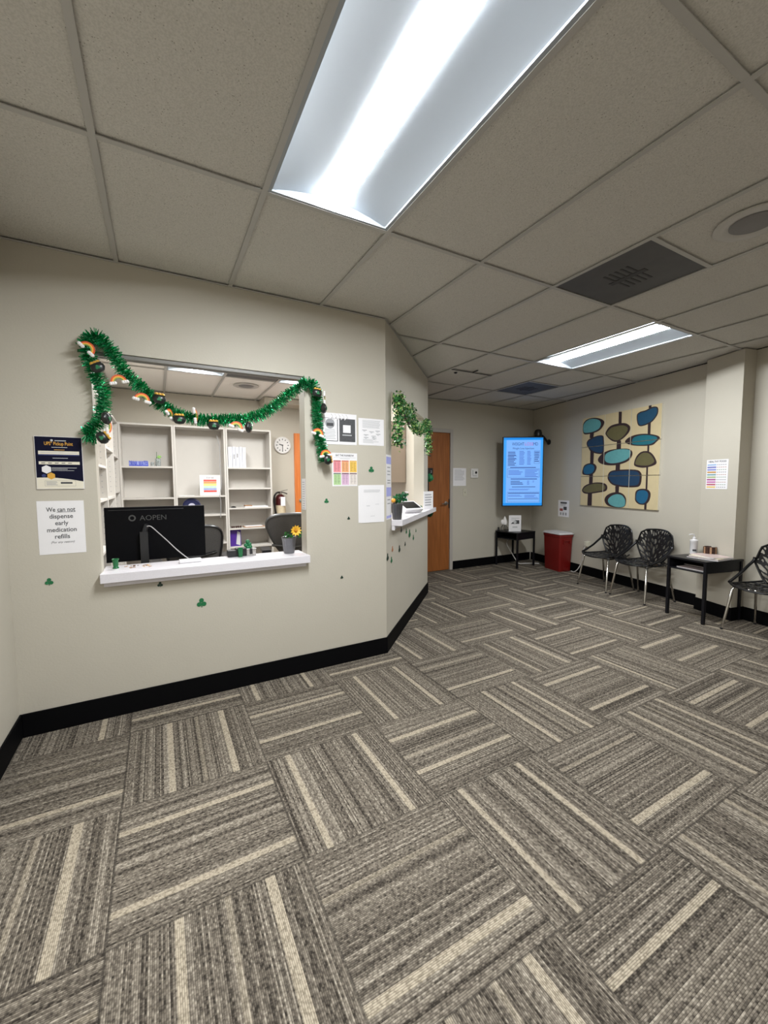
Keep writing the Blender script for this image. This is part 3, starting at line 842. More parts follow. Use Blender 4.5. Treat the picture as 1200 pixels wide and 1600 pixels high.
for s_, z, r, m, l in ((.507, .949, .026, M_SHAMD, 'dark shamrock sticker first under the left end of the check-in counter'),
                       (.716, .913, .028, M_SHAM, 'green shamrock sticker second from left under the check-in counter'),
                       (.858, .872, .045, M_SHAM, 'tallest green shamrock sticker under the middle of the check-in counter'),
                       (1.043, .809, .030, M_SHAM, 'green shamrock sticker lowest on the right of the angled wall'),
                       (1.175, .868, .020, M_SHAM, 'small pale green shamrock sticker rightmost under the check-in counter'),
                       (.433, .785, .034, M_SHAMD, 'black green shamrock sticker in the middle of the angled wall'),
                       (.661, .797, .022, M_SHAMD, 'small dark shamrock sticker near the middle of the angled wall'),
                       (.188, .822, .026, M_COPPER, 'copper coloured shamrock sticker near the corner on the angled wall'),
                       (.035, .780, .032, M_SHAMD, 'dark shamrock sticker closest to the wall corner'),
                       (.155, .735, .028, M_SHAM, 'lowest green shamrock sticker on the angled wall beside the corner')):
    p = apt(s_, .0006); tag(shamrock(r, m).build('shamrock_sticker', loc=(p[0], p[1], z), rz=ARZ), l, 'sticker', 'shamrock stickers on the angled wall')

# ------------------------------------------------------------------ tinsel garland
M_TIN = mat('green_metallic_tinsel', srgb(20, 160, 95), .25, 0.75, var=.5, scale=90)
M_TIN3 = mat('green_foil_glint', (.30, .85, .52), .2, .9, var=.3, scale=90)  # paler strips, glints put into the colour of the tinsel
M_TIN2 = mat('green_foil', srgb(20, 110, 60), .35, 0.3, var=.4, scale=90)
M_RED = mat('rainbow_red', srgb(205, 80, 40), .5); M_ORG = mat('rainbow_orange', srgb(235, 165, 60), .5); M_GRN = mat('rainbow_green', srgb(120, 150, 70), .5)
M_CLOUD = mat('cloud_white', (.75, .72, .70), .6)
M_POT = mat('pot_black', (.012, .014, .013), .35); M_COIN = mat('coin_gold', srgb(215, 165, 70), .4, .3)
def smooth_path(pts, k=10): return [Vector(p) for p in catmull(pts, k, closed=False)]
def resample(P, step):
    out = [P[0]]; acc = 0
    for a_, b_ in zip(P[:-1], P[1:]):
        L_ = (b_ - a_).length; t_ = step - acc
        while t_ <= L_:
            out.append(a_.lerp(b_, t_ / L_)); t_ += step
        acc = L_ - (t_ - step)
    return out
Yg = 0.925
gp = [(-.135, .93, 1.645), (-.18, .93, 1.655), (-.15, .925, 1.68), (-.115, Yg, 1.73), (-.095, Yg, 1.79), (-.085, Yg, 1.86), (-.09, Yg, 1.92), (-.118, Yg, 1.985), (-.135, Yg, 2.05), (-.15, Yg, 2.12),
      (-.15, Yg, 2.17), (-.108, Yg, 2.195), (-.06, Yg, 2.155), (-.02, Yg, 2.09), (.005, Yg, 2.035), (.05, Yg, 1.98), (.11, Yg, 1.925), (.172, Yg, 1.866), (.24, Yg, 1.82), (.32, Yg, 1.79), (.43, Yg, 1.775),
      (.54, Yg, 1.785), (.68, Yg, 1.798), (.785, Yg, 1.845), (.87, Yg, 1.90), (.95, Yg, 1.975), (1.05, Yg, 2.05), (1.10, Yg, 2.085), (1.143, Yg, 2.055), (1.158, Yg, 1.99), (1.157, Yg, 1.90), (1.163, Yg, 1.80), (1.18, Yg, 1.68), (1.20, Yg, 1.60), (1.203, Yg, 1.535)]
gar = thing('tinsel_garland', 'shiny green tinsel garland draped around the wide service window', 'garland', (0, 0, 0))
P = resample(smooth_path(gp), .0008)
c = MB(); c.tube(P[::12], .003, M_TIN2, n=5); c.build('cord', gar)
b = MB(); rnd = random.Random(11)
for i, p in enumerate(P):
    d = (P[min(i + 1, len(P) - 1)] - P[max(i - 1, 0)]).normalized()
    a_ = Vector((0, 1, 0)); a_ = (a_ - d * a_.dot(d)).normalized(); c_ = d.cross(a_)
    for q in range(2):
        th = rnd.uniform(0, 2 * PI)
        n_ = a_ * math.cos(th) + c_ * math.sin(th)
        L_ = rnd.uniform(.032, .050)
        if n_.y > 0: L_ *= .8
        tip = p + n_ * L_ + d * rnd.uniform(-.012, .012) + Vector((0, 0, -.003))
        if tip.y > .958 : tip.y = .958
        wv = d * .0021 + a_.cross(n_) * .0006
        wv = wv * rnd.uniform(.7, 1.3)
        tw = (n_.cross(d)) * rnd.uniform(-.0016, .0016)
        b.add([p - wv, p + wv, tip + wv * .8 + tw, tip - wv * .8 - tw], [(0, 1, 2, 3)], rnd.choice((M_TIN, M_TIN, M_TIN, M_TIN, M_TIN2, M_TIN2, M_TIN3)))
b.build('tinsel_fringe', gar)
def rainbow_mb():
    b = MB(); n = 12
    for r0, r1, m in ((.026, .032, M_RED), (.020, .026, M_ORG), (.015, .020, M_GRN)):
        for i in range(n):
            a0, a1 = PI * i / n, PI * (i + 1) / n
            b.flat([(r0 * math.cos(a0), r0 * math.sin(a0)), (r1 * math.cos(a0), r1 * math.sin(a0)), (r1 * math.cos(a1), r1 * math.sin(a1)), (r0 * math.cos(a1), r0 * math.sin(a1))], -.002, .004, m)
    for s_ in (-1, 1):
        for dx in (-.008, 0, .008): b.ball((s_ * .024 + dx, 0, -.002), .008, M_CLOUD, 8, 5)
    return b
def pot_mb():
    b = MB()
    b.lathe([(.004, -.024), (.018, -.021), (.027, -.008), (.026, .004), (.021, .009), (.024, .013)], M_POT, n=14, sy=.6)
    for dx in (-.012, 0, .012): b.ball((dx, 0, .016), .009, M_COIN, 8, 4)
    for k in range(3):
        a_ = PI / 2 + k * 2.09
        b.flat([(.005 * math.cos(a_) + .005 * math.cos(t_), -.006 + .005 * math.sin(a_) + .005 * math.sin(t_)) for t_ in [2 * PI * q / 8 for q in range(8)]], -.0175, .002, M_SHAM)
    return b
r0_ = pot0_ = None
for kind, x, z, ang in (('r', -.008, 1.957, -.25), ('r', .098, 1.868, .25), ('r', .235, 1.79, .5), ('r', .37, 1.80, 1.3), ('r', .607, 1.742, .4), ('r', -.150, 2.115, .8), ('r', -.075, 1.712, 1.5), ('r', 1.20, 1.98, 1.5), ('r', 1.147, 1.73, .3), ('r', 1.205, 1.585, -.2),
                        ('p', -.105, 2.028, -.5), ('p', .186, 1.886, .1), ('p', .286, 1.775, 0), ('p', .683, 1.75, .8), ('p', .475, 1.752, 0), ('p', -.075, 1.755, 1.0), ('p', -.095, 1.648, 1.0), ('p', 1.148, 2.015, .1), ('p', 1.195, 1.912, 1.2), ('p', 1.222, 1.555, 1.4)):
    if kind == 'r':
        if r0_ is None: r0_ = o = rainbow_mb().build('rainbow_charm', gar, smooth=True)
        else: o = r0_.copy(); C.objects.link(o)
    else:
        if pot0_ is None: pot0_ = o = pot_mb().build('gold_pot_charm', gar, smooth=True)
        else: o = pot0_.copy(); C.objects.link(o)
    o.location = (x, .872, z - .008); o.rotation_euler = (0, ang, 1.1 if (kind, x) in (('r', .37), ('r', .235), ('r', -.075), ('r', 1.20), ('p', .683), ('p', -.075), ('p', 1.195)) else 0); o.scale = (1.25, 1.2, 1.25) if kind == 'r' else (1.3, 1.3, 1.3)

# leafy clover garland on the check-in window
M_LEAF = mat('clover_leaf', srgb(40, 105, 45), .45, var=.45, scale=60)
M_LEAF2 = mat('clover_leaf_pale', srgb(150, 190, 110), .4, var=.3, scale=60)
M_SEQ = mat('pale_sequin', srgb(225, 225, 170), .25, .5)
M_BERRY = mat('dark_berry', srgb(45, 18, 20), .4)
gar2 = thing('clover_garland', 'leafy green clover garland with sparkles over the angled window', 'garland', (0, 0, 0))
def leaf_fringe(P, rad, dens, seed, name, parent, zmin=None):
    b = MB(); rnd = random.Random(seed)
    for p in P:
        for q in range(dens):
            th, ph = rnd.uniform(0, 2 * PI), rnd.uniform(-1, 1)
            n_ = Vector((math.cos(th) * math.sqrt(1 - ph * ph), math.sin(th) * math.sqrt(1 - ph * ph), ph))
            c_ = p + n_ * rad * rnd.uniform(.3, 1.0)
            dist = (Vector((c_.x, c_.y)) - A0).dot(AN)
            if dist < .008: c_ += Vector((AN.x, AN.y, 0)) * (.008 - dist)
            a_ = Vector((rnd.uniform(-1, 1), rnd.uniform(-1, 1), rnd.uniform(-1, 1))).normalized(); e_ = n_.cross(a_).normalized()
            s_ = rnd.uniform(.010, .019)
            u_ = rnd.random(); m = M_LEAF if u_ < .66 else (M_LEAF2 if u_ < .84 else M_SEQ)
            if m is M_SEQ: s_ *= .65
            b.add([c_ - a_ * s_, c_ - a_ * s_ * .2 + e_ * s_ * .7, c_ + a_ * s_, c_ - a_ * s_ * .2 - e_ * s_ * .7], [(0, 1, 2, 3)], m)
    return b.build(name, parent)
path2 = [(1.905, 1.045, 1.69), (1.905, 1.045, 1.80), (1.905, 1.045, 1.96), (1.900, 1.04, 2.08), (1.94, 1.08, 2.06), (2.02, 1.16, 1.98), (2.12, 1.26, 1.96), (2.20, 1.343, 2.07), (2.245, 1.388, 1.97), (2.38, 1.52, 1.92), (2.56, 1.705, 1.92), (2.70, 1.845, 1.98), (2.80, 1.945, 2.05)]
path3 = [(2.80, 1.945, 2.05), (2.89, 2.035, 1.95), (2.90, 2.045, 1.84), (2.90, 2.045, 1.72)]
P = resample(smooth_path(path2), .01); leaf_fringe(P, .062, 13, 5, 'leaves', gar2)
P3 = resample(smooth_path(path3), .01); leaf_fringe(P3, .058, 13, 6, 'leaves', gar2)
b = MB(); b.tube(P + P3[1:], .004, M_LEAF, n=5); b.build('vine', gar2)
rnd = random.Random(4)
for k in range(16):
    p = (P + P3)[rnd.randrange(len(P) + len(P3))]
    b = MB(); b.ball((p.x + AN.x * .02, p.y + AN.y * .02, p.z - rnd.uniform(.04, .06)), .011, M_BERRY, 8, 6); b.build('berry', gar2, smooth=True)
# small hanging decoration on the return wall side
dec = thing('hanging_decoration', 'green and gold decoration hanging at the wall end beside the brown door', 'decoration', (0, 0, 0))
Pd = [Vector((3.125, 2.41, z)) for z in (1.50, 1.47, 1.44, 1.41, 1.38, 1.35)]
def deco(zc, rad, ms, name, n, seed):
    b = MB(); rnd = random.Random(seed)
    for q in range(n):
        n_ = Vector((rnd.gauss(0, 1), rnd.gauss(0, 1), rnd.gauss(0, 1))).normalized(); c_ = Vector((3.16, 2.39, zc)) + n_ * rad * rnd.uniform(.4, 1)
        if c_.x < 3.085: c_.x = 3.085
        a_ = n_.orthogonal().normalized(); e_ = n_.cross(a_); s_ = rnd.uniform(.012, .022)
        b.add([c_ - a_ * s_, c_ + e_ * s_, c_ + a_ * s_, c_ - e_ * s_], [(0, 1, 2, 3)], rnd.choice(ms))
    return b.build(name, dec)
deco(1.44, .055, [M_TIN2, M_SHAM, M_SHAM], 'upper_bow', 160, 1)
deco(1.22, .045, [M_SEQ, M_COIN, M_POT], 'gold_bow', 90, 2)
deco(.99, .05, [M_TIN2, M_SHAM, M_SHAMD], 'lower_bow', 130, 3)
b = MB(); b.tube([(3.15, 2.40, 1.52), (3.15, 2.40, .95)], .008, M_POT, n=6); b.build('cord', dec)

# ------------------------------------------------------------------ wall art of nine panels
ART=[
('lightteal',[(0.021,0.949),(0.072,0.981),(0.167,0.986),(0.265,0.962),(0.319,0.927),(0.317,0.891),(0.275,0.845),(0.197,0.82),(0.058,0.814),(0.016,0.843),(0.01,0.902)],[(0.028,0.938),(0.092,0.974),(0.18,0.972),(0.254,0.944),(0.277,0.9),(0.245,0.853),(0.147,0.83),(0.038,0.836),(0.017,0.881)]),
('navy',[(0.081,0.73),(0.124,0.76),(0.223,0.78),(0.301,0.776),(0.323,0.739),(0.328,0.591),(0.242,0.582),(0.142,0.616),(0.109,0.651),(0.078,0.692)],[(0.094,0.725),(0.144,0.749),(0.223,0.771),(0.296,0.767),(0.311,0.73),(0.313,0.601),(0.241,0.596),(0.154,0.628),(0.121,0.66),(0.093,0.696)]),
('blue',[(0.026,0.413),(0.051,0.461),(0.121,0.483),(0.197,0.475),(0.235,0.436),(0.212,0.38),(0.151,0.348),(0.048,0.354),(0.021,0.374)],[(0.039,0.408),(0.064,0.451),(0.121,0.47),(0.178,0.462),(0.204,0.428),(0.187,0.385),(0.138,0.362),(0.061,0.365)]),
('olive',[(0.025,0.177),(0.065,0.227),(0.154,0.256),(0.265,0.266),(0.361,0.253),(0.394,0.216),(0.375,0.174),(0.269,0.153),(0.133,0.136),(0.055,0.143)],[(0.041,0.177),(0.079,0.217),(0.167,0.245),(0.265,0.254),(0.343,0.241),(0.368,0.211),(0.346,0.183),(0.256,0.167),(0.132,0.15),(0.067,0.158)]),
('olive',[(0.347,0.805),(0.397,0.859),(0.486,0.876),(0.594,0.868),(0.656,0.826),(0.645,0.771),(0.578,0.717),(0.493,0.688),(0.413,0.717),(0.354,0.772)],[(0.365,0.799),(0.42,0.843),(0.498,0.852),(0.574,0.848),(0.627,0.816),(0.613,0.77),(0.557,0.723),(0.492,0.702),(0.419,0.73),(0.371,0.771)]),
('lightteal',[(0.25,0.52),(0.302,0.574),(0.406,0.609),(0.539,0.614),(0.646,0.603),(0.693,0.57),(0.685,0.518),(0.629,0.473),(0.501,0.447),(0.377,0.451),(0.282,0.477)],[(0.345,0.535),(0.372,0.579),(0.474,0.605),(0.582,0.607),(0.662,0.589),(0.673,0.549),(0.639,0.503),(0.555,0.476),(0.445,0.468),(0.364,0.488)]),
('navy',[(0.393,0.331),(0.425,0.381),(0.525,0.397),(0.735,0.392),(0.801,0.361),(0.813,0.302),(0.796,0.234),(0.731,0.216),(0.575,0.219),(0.464,0.24),(0.406,0.285)],[(0.41,0.331),(0.437,0.372),(0.526,0.383),(0.725,0.38),(0.781,0.353),(0.79,0.302),(0.775,0.247),(0.721,0.233),(0.585,0.234),(0.475,0.253),(0.423,0.294)]),
('lightteal',[(0.361,0.072),(0.388,0.124),(0.467,0.158),(0.555,0.162),(0.615,0.135),(0.642,0.084),(0.62,0.016),(0.517,0.002),(0.404,0.019)],[(0.408,0.074),(0.446,0.117),(0.512,0.141),(0.578,0.136),(0.617,0.105),(0.632,0.065),(0.614,0.019),(0.528,0.007),(0.438,0.03)]),
('deepteal',[(0.73,0.928),(0.764,0.953),(0.831,0.96),(0.896,0.979),(0.952,0.967),(0.961,0.918),(0.937,0.872),(0.884,0.83),(0.789,0.812),(0.743,0.838)],[(0.74,0.921),(0.772,0.943),(0.836,0.95),(0.902,0.968),(0.943,0.959),(0.95,0.921),(0.928,0.88),(0.877,0.841),(0.79,0.822),(0.753,0.845)]),
('teal',[(0.601,0.68),(0.641,0.716),(0.732,0.737),(0.84,0.734),(0.944,0.71),(0.99,0.681),(0.955,0.644),(0.901,0.617),(0.746,0.626),(0.644,0.65)],[(0.684,0.673),(0.703,0.71),(0.763,0.724),(0.84,0.722),(0.926,0.703),(0.963,0.68),(0.937,0.649),(0.882,0.629),(0.766,0.633),(0.695,0.648)]),
('olive',[(0.718,0.448),(0.74,0.516),(0.788,0.56),(0.856,0.567),(0.913,0.54),(0.957,0.481),(0.963,0.44),(0.909,0.417),(0.823,0.407),(0.744,0.422)],[(0.733,0.456),(0.751,0.503),(0.799,0.547),(0.851,0.552),(0.9,0.529),(0.939,0.478),(0.935,0.453),(0.889,0.43),(0.823,0.428),(0.753,0.439)]),
('blue',[(0.745,0.122),(0.753,0.178),(0.802,0.202),(0.879,0.198),(0.916,0.161),(0.907,0.094),(0.866,0.051),(0.798,0.049),(0.752,0.079)],[(0.757,0.122),(0.768,0.17),(0.807,0.188),(0.861,0.185),(0.89,0.156),(0.883,0.102),(0.851,0.062),(0.802,0.06),(0.764,0.088)]),
]
STEMS=[
[(0.122,0.832),(0.182,0.826),(0.174,0.761),(0.118,0.766)],
[(0.135,0.621),(0.189,0.618),(0.187,0.466),(0.137,0.468)],
[(0.131,0.362),(0.186,0.361),(0.182,0.247),(0.129,0.247)],
[(0.117,0.154),(0.18,0.156),(0.181,0.005),(0.114,0.002)],
[(0.509,0.997),(0.549,0.991),(0.55,0.855),(0.511,0.86)],
[(0.498,0.701),(0.552,0.697),(0.553,0.6),(0.496,0.603)],
[(0.495,0.46),(0.55,0.458),(0.55,0.383),(0.493,0.384)],
[(0.498,0.227),(0.548,0.227),(0.545,0.151),(0.501,0.15)],
[(0.858,1.006),(0.888,1.004),(0.888,0.969),(0.858,0.973)],
[(0.857,0.841),(0.888,0.842),(0.888,0.719),(0.859,0.721)],
[(0.861,0.63),(0.882,0.629),(0.882,0.555),(0.861,0.556)],
[(0.859,0.417),(0.878,0.416),(0.88,0.189),(0.86,0.189)],
[(0.854,0.063),(0.879,0.068),(0.879,0.003),(0.853,0.004)],
]
AW = 1.27; AH = 1.28; PG = 0.008
M_CANVAS = mat('natural_canvas', srgb(205, 188, 148), .8, var=.06, scale=14, bump=.3, bscale=200)
M_EDGE = mat('panel_edge', srgb(225, 220, 205), .7)
ARTC = {'lightteal': srgb(96, 160, 162), 'navy': srgb(24, 58, 88), 'blue': srgb(22, 92, 128), 'olive': srgb(98, 92, 58), 'deepteal': srgb(22, 72, 100), 'teal': srgb(25, 105, 118)}
M_BROWN = mat('dark_brown_paint', srgb(48, 30, 32), .7)
art = thing('wall_art', 'large nine panel wall art of teal, blue and olive pebble shapes above the chairs', 'wall art', rpt(2.088, .0, .0), RRZ)
art.location.z = 1.03
for i in range(3):
    for j in range(3):
        x0, x1 = AW * i / 3 + PG / 2, AW * (i + 1) / 3 - PG / 2
        z0, z1 = AH * j / 3 + PG / 2, AH * (j + 1) / 3 - PG / 2
        b = MB(); b.box(x0, x1, -.022, -.001, z0, z1, M_EDGE); b.rect(x0, x1, z0, z1, -.0224, M_CANVAS)
        def put(poly, y, m):
            Q = [(u * AW, v * AH) for u, v in poly]
            Q = Q[::-1] if sum(Q[k - 1][0] * Q[k][1] - Q[k][0] * Q[k - 1][1] for k in range(len(Q))) < 0 else Q
            for a_, b_, c_ in ((-1, 0, -x0), (1, 0, x1), (0, -1, -z0), (0, 1, z1)):
                Q = clip(Q, a_, b_, c_)
                if len(Q) < 3: return
            b.add([(x, y, z) for x, z in Q], [tuple(range(len(Q)))], m)
        for s_ in STEMS: put(s_, -.0228, M_BROWN)
        for c_, o_, n_ in ART:
            put(catmull(o_, 4), -.0232, M_BROWN)
            put(catmull(n_, 4), -.0236, mat('paint_' + c_, ARTC[c_], .7, var=.12, scale=25))
        b.build('canvas_panel', art)

# ------------------------------------------------------------------ television in the corner
tv = thing('television', 'upright wall television glowing blue in the far corner', 'television', (5.285, 2.83, 1.545), -YAW)
TWh, THh = .327, .555
b = MB(); b.box(-TWh, TWh, 0, .035, -THh, THh, M_BLACK); b.box(-TWh * .8, TWh * .8, .035, .075, -THh * .85, THh * .6, M_BLACK); b.build('housing', tv, bevel=.004)
M_SCR = mat('screen_blue', (0, 0, 0), emit=srgb(125, 182, 255), estr=1.0)
M_SCRB = mat('screen_bar', (0, 0, 0), emit=srgb(18, 140, 235), estr=1.0)
M_SCRE = mat('screen_edge', (0, 0, 0), emit=srgb(60, 165, 250), estr=1.0)
M_SCRI = mat('screen_ink', (0, 0, 0), emit=srgb(36, 56, 130), estr=1.0)
M_SCRP = mat('screen_pale_ink', (0, 0, 0), emit=srgb(74, 108, 200), estr=1.0)
M_SCRR = mat('screen_red', (0, 0, 0), emit=srgb(190, 110, 190), estr=1.0)
b = MB(); sw, sh = TWh - .014, THh - .015
b.rect(-sw, sw, -sh, sh, -.0012, M_SCRE)
b.rect(-sw * .86, sw * .88, -sh * .92, sh * .93, -.0018, M_SCR)
b.rect(-sw, sw, sh * .94, sh, -.0020, M_SCRB); b.rect(-sw, sw, -sh, -sh * .93, -.0020, M_SCRB)
yy = -.0026
b.text('WEIGHT', -sw * .27, sh * .77, .07, yy, M_SCRI, width=sw * .62)
b.text('LOSS', sw * .28, sh * .77, .07, yy, M_SCRR, width=sw * .42)
b.text('MD', sw * .62, sh * .77, .07, yy, M_SCRI, width=sw * .24)
b.text('Weight Loss Injections', 0, sh * .66, .045, yy, M_SCRI, width=sw * 1.1)
rnd = random.Random(9)
def block(x0, x1, z0, z1, n, m=M_SCRP, rag=.3): b.lines(sw * x0, sw * x1, sh * z0, sh * z1, n, m, yy, .42, None, rag, rnd)
block(-.78, -.35, .18, .60, 9, M_SCRI); block(-.2, .08, .2, .62, 10); block(.2, .42, .2, .62, 10); block(.58, .82, .28, .6, 6, M_SCRI)
for z in (.46, .36, .17): b.rect(-sw * .8, -sw * .32, sh * z, sh * (z + .006), yy, M_SCRI)
def boxl(x0, x1, z0, z1):
    for a_, c_, d_, e_ in ((x0, x1, z0, z0 + .006), (x0, x1, z1 - .006, z1), (x0, x0 + .01, z0, z1), (x1 - .01, x1, z0, z1)): b.rect(sw * a_, sw * c_, sh * d_, sh * e_, yy, M_SCRI)
boxl(.56, .84, .46, .62); boxl(.56, .84, .24, .42)
block(-.66, .68, .10, .15, 1, M_SCRI, .02)
boxl(-.8, .84, -.17, .09); block(-.74, 0, -.1, .05, 4); block(.1, .8, -.16, .07, 6)
block(-.62, .74, -.24, -.19, 1, M_SCRI, .02); block(-.62, .02, -.39, -.26, 3, M_SCRI); block(.22, .34, -.39, -.26, 4); block(.5, .6, -.32, -.26, 2)
block(-.55, .66, -.47, -.43, 1, M_SCRI, .02); block(-.7, .5, -.55, -.50, 2)
boxl(-.78, .86, -.90, -.60); block(-.74, .84, -.66, -.61, 1, M_SCRI, .02); block(-.74, 0, -.74, -.68, 2); block(.1, .8, -.78, -.68, 3); block(-.74, .84, -.82, -.79, 1, M_SCRI, .02)
b.build('screen', tv)
b = MB()
b.box(-.03, .03, .075, .12, -.12, .12, M_BLACKMET); b.tube([(0, .12, 0), (.16, .28, 0), (.10, .44, 0)], .022, M_BLACKMET, n=8)
b.build('wall_arm', tv)
t = thing('wall_camera', 'small black bracket device on the right wall beside the television top', 'camera', rpt(2.86, 0, 2.10), RRZ)
b = MB(); b.lathe([(.045, 0), (.045, .015), (.02, .03)], M_BLACK, T=frame_matrix((0.03, 0, -.06), 0, PI / 2), n=16); b.tube([(0.03, -.03, -.06), (.0, -.09, .03), (-.03, -.13, .07)], .018, M_BLACK, n=8); b.build('bracket', t, smooth=True)
b = MB(); b.lathe([(.03, -.07), (.06, -.05), (.066, .0), (.05, .05), (.02, .066)], M_BLACK, (-.05, -.16, .09), n=18); b.build('camera_head', t, smooth=True)

# ------------------------------------------------------------------ side tables
def side_table(label, loc, rz, W_, D_, H_, grp, apron_x=True):
    """legs at the four corners; front -y open shelf, aprons on the sides"""
    t = thing('side_table', label, 'side table', loc, rz, grp)
    b = MB(); b.box(-W_ / 2, W_ / 2, -D_ / 2, D_ / 2, H_ - .018, H_, M_BLACKMET); b.build('table_top', t, bevel=.002)
    for sx in (-1, 1):
        for sy in (-1, 1):
            b = MB(); x, y = sx * (W_ / 2 - .016), sy * (D_ / 2 - .016)
            b.box(x - .0125, x + .0125, y - .0125, y + .0125, 0, H_ - .018, M_BLACKMET); b.build('leg', t)
    b = MB()
    for sx in (-1, 1):
        x = sx * (W_ / 2 - .012); b.box(min(x, x - sx * .012), max(x, x - sx * .012), -D_ / 2 + .031, D_ / 2 - .031, H_ - .115, H_ - .018, M_BLACKMET)
    b.box(-W_ / 2 + .031, W_ / 2 - .031, D_ / 2 - .024, D_ / 2 - .012, H_ - .115, H_ - .018, M_BLACKMET)
    b.build('apron', t)
    b = MB(); b.box(-W_ / 2 + .024, W_ / 2 - .024, -D_ / 2 + .005, D_ / 2 - .024, H_ - .122, H_ - .110, M_BLACKMET); b.build('shelf', t)
    return t
TB = frame_matrix((4.985, .165, 0), RRZ)
side_table('black side table beside the pilaster with magazines and pump bottle', (4.985, .165, 0), RRZ, .40, .50, .612, 'black side tables')
side_table('black side table in the far corner below the television', (5.325, 3.005, 0), math.radians(-84), .45, .46, .575, 'black side tables')
def at(T, x, y, z=0): return tuple(T @ Vector((x, y, z)))
# things on the near table
M_BOTTLE = mat('white_bottle_plastic', (.72, .71, .72), .3)
t = thing('pump_bottle', 'white pump bottle on the side table next to the pilaster', 'bottle', (5.10, .315, .612))
b = MB(); b.lathe([(.028, 0), (.034, .006), (.034, .125), (.036, .128), (.036, .15), (.016, .158)], M_BOTTLE, n=24); b.build('body', t, smooth=True)
b = MB(); b.lathe([(.016, .158), (.017, .178), (.007, .182), (.006, .21)], M_BOTTLE, n=16); b.tube([(.0, 0, .205), (-.02, .012, .212), (-.045, .028, .205)], .006, M_BOTTLE, n=8); b.build('pump', t, smooth=True)
b = MB(); b.add([(.0352 * math.cos(a_), .0352 * math.sin(a_), z) for z in (.035, .055) for a_ in [PI * 1.05 + .12 * k for k in range(9)]], [(k, k + 1, k + 10, k + 9) for k in range(8)], M_INK); b.build('label', t)
M_BK1 = mat('brown_glass', srgb(58, 34, 24), .4, var=.7, scale=60); M_BK2 = mat('tan_weave', srgb(160, 125, 95), .7, var=.3)
t = thing('holder', 'brown patterned round holder behind the magazines on the side table', 'holder', (5.115, .175, .612))
b = MB(); b.lathe([(.045, 0), (.05, .01), (.052, .095), (.048, .098), (.045, .09), (.044, .02), (.002, .018)], M_BK1, n=24); b.build('cup', t, smooth=True)
b = MB()
for k in range(12):
    a_ = 2 * PI * k / 12; b.box(.0505, .056, -.008, .008, .005, .095, M_BK2 if k % 2 else M_BK1, T=Matrix.Rotation(a_, 4, 'Z'))
b.build('wooden_slats', t)
mc = [mat('magazine_cover_%d' % k, srgb(*c_), .35, var=.25, scale=18) for k, c_ in enumerate(((190, 170, 150), (120, 100, 90), (215, 200, 165), (200, 180, 175)))]
for k, (dx, dy, rz_, z, lab) in enumerate(((.06, -.03, .12, .0, 'glossy magazine at the bottom of the pile on the side table'), (.055, .005, .02, .009, 'brown magazine in the middle of the pile on the side table'), (.05, .02, -.2, .018, 'cream magazine on top of the pile on the side table'))):
    b = MB(); b.box(-.105, .105, -.14, .14, 0, .0075, M_PAPER); b.box(-.106, .106, -.141, .141, .0075, .0085, mc[(k + 1) % 4])
    p = at(TB, dx, dy, .6125 + z); tag(b.build('magazine', loc=p, rz=RRZ + PI / 2 + rz_), lab, 'magazine', 'magazines on the side table')
for k, (dx, dy, rz_, lab) in enumerate(((.015, -.10, .02, 'white edged magazine sticking out of the shelf under the side table top'),)):
    b = MB(); b.box(-.105, .105, -.14, .14, 0, .010, M_PAPER); b.box(-.105, .105, -.14, .14, .010, .011, mc[3])
    p = at(TB, dx, dy, .612 - .1095); tag(b.build('magazine', loc=p, rz=RRZ + PI / 2 + rz_), lab, 'magazine')
b = MB(); b.box(-.10, .10, -.13, .13, 0, .008, M_PAPER); b.box(-.10, .10, -.13, .13, .008, .009, mc[1])
p = at(TB, -.03, .04, .612 - .0983); tag(b.build('magazine', loc=p, rz=RRZ + PI / 2), 'dark magazine lying at the back of the side table shelf', 'magazine')
# things on the far table
b = MB(); b.box(-.10, .10, -.0015, .0015, 0, .265, M_PAPER); b.rect(-.06, .07, .215, .222, -.002, M_GREYINK); b.lines(-.06, .03, .17, .205, 3, M_LIGHTINK, -.002)
b.add([(-.07, -.002, .125), (.07, -.002, .125), (.07, -.002, .185), (.0, -.002, .185)], [(0, 1, 2, 3)], M_INK); b.lathe([(.026, 0), (.02, .0005)], M_LIGHTINK, T=frame_matrix((0, -.0022, .155), 0, PI / 2), n=16)
b.rect(-.04, .04, .06, .085, -.002, M_LIGHTINK); b.box(-.10, .10, -.0015, .07, 0, .0025, M_PAPER)
tag(b.build('table_sign', loc=(5.235, 2.93, .5755), rz=-YAW), 'white standing information card on the table below the television', 'sign')
t = thing('figurine', 'white winged figurine on dark wire stand left of the standing card', 'figurine', (5.085, 3.02, .5752), -YAW)
b = MB(); b.lathe([(.05, 0), (.05, .008), (.01, .012)], M_BLACK, n=16)
for a_ in range(5): b.tube([(.045 * math.cos(a_ * 1.257), .045 * math.sin(a_ * 1.257), .005), (.06 * math.cos(a_ * 1.257), .05 * math.sin(a_ * 1.257), .06), (.01 * math.cos(a_), .01 * math.sin(a_), .125)], .004, M_BLACK, n=5)
b.build('wire_stand', t, smooth=True)
b = MB(); b.lathe([(.030, .115), (.038, .14), (.036, .17), (.026, .20), (.012, .235), (.002, .25)], M_CLOUD, (.012, 0, 0), n=16, sy=.6); b.lathe([(.008, .12), (.026, .14), (.024, .18), (.004, .20)], M_CLOUD, (-.028, 0, 0), n=12, sy=.6); b.build('white_wing', t, smooth=True)
t = thing('ornament', 'tiny dark ornament at the left edge of the table below the television', 'ornament', (5.10, 3.16, .5752))
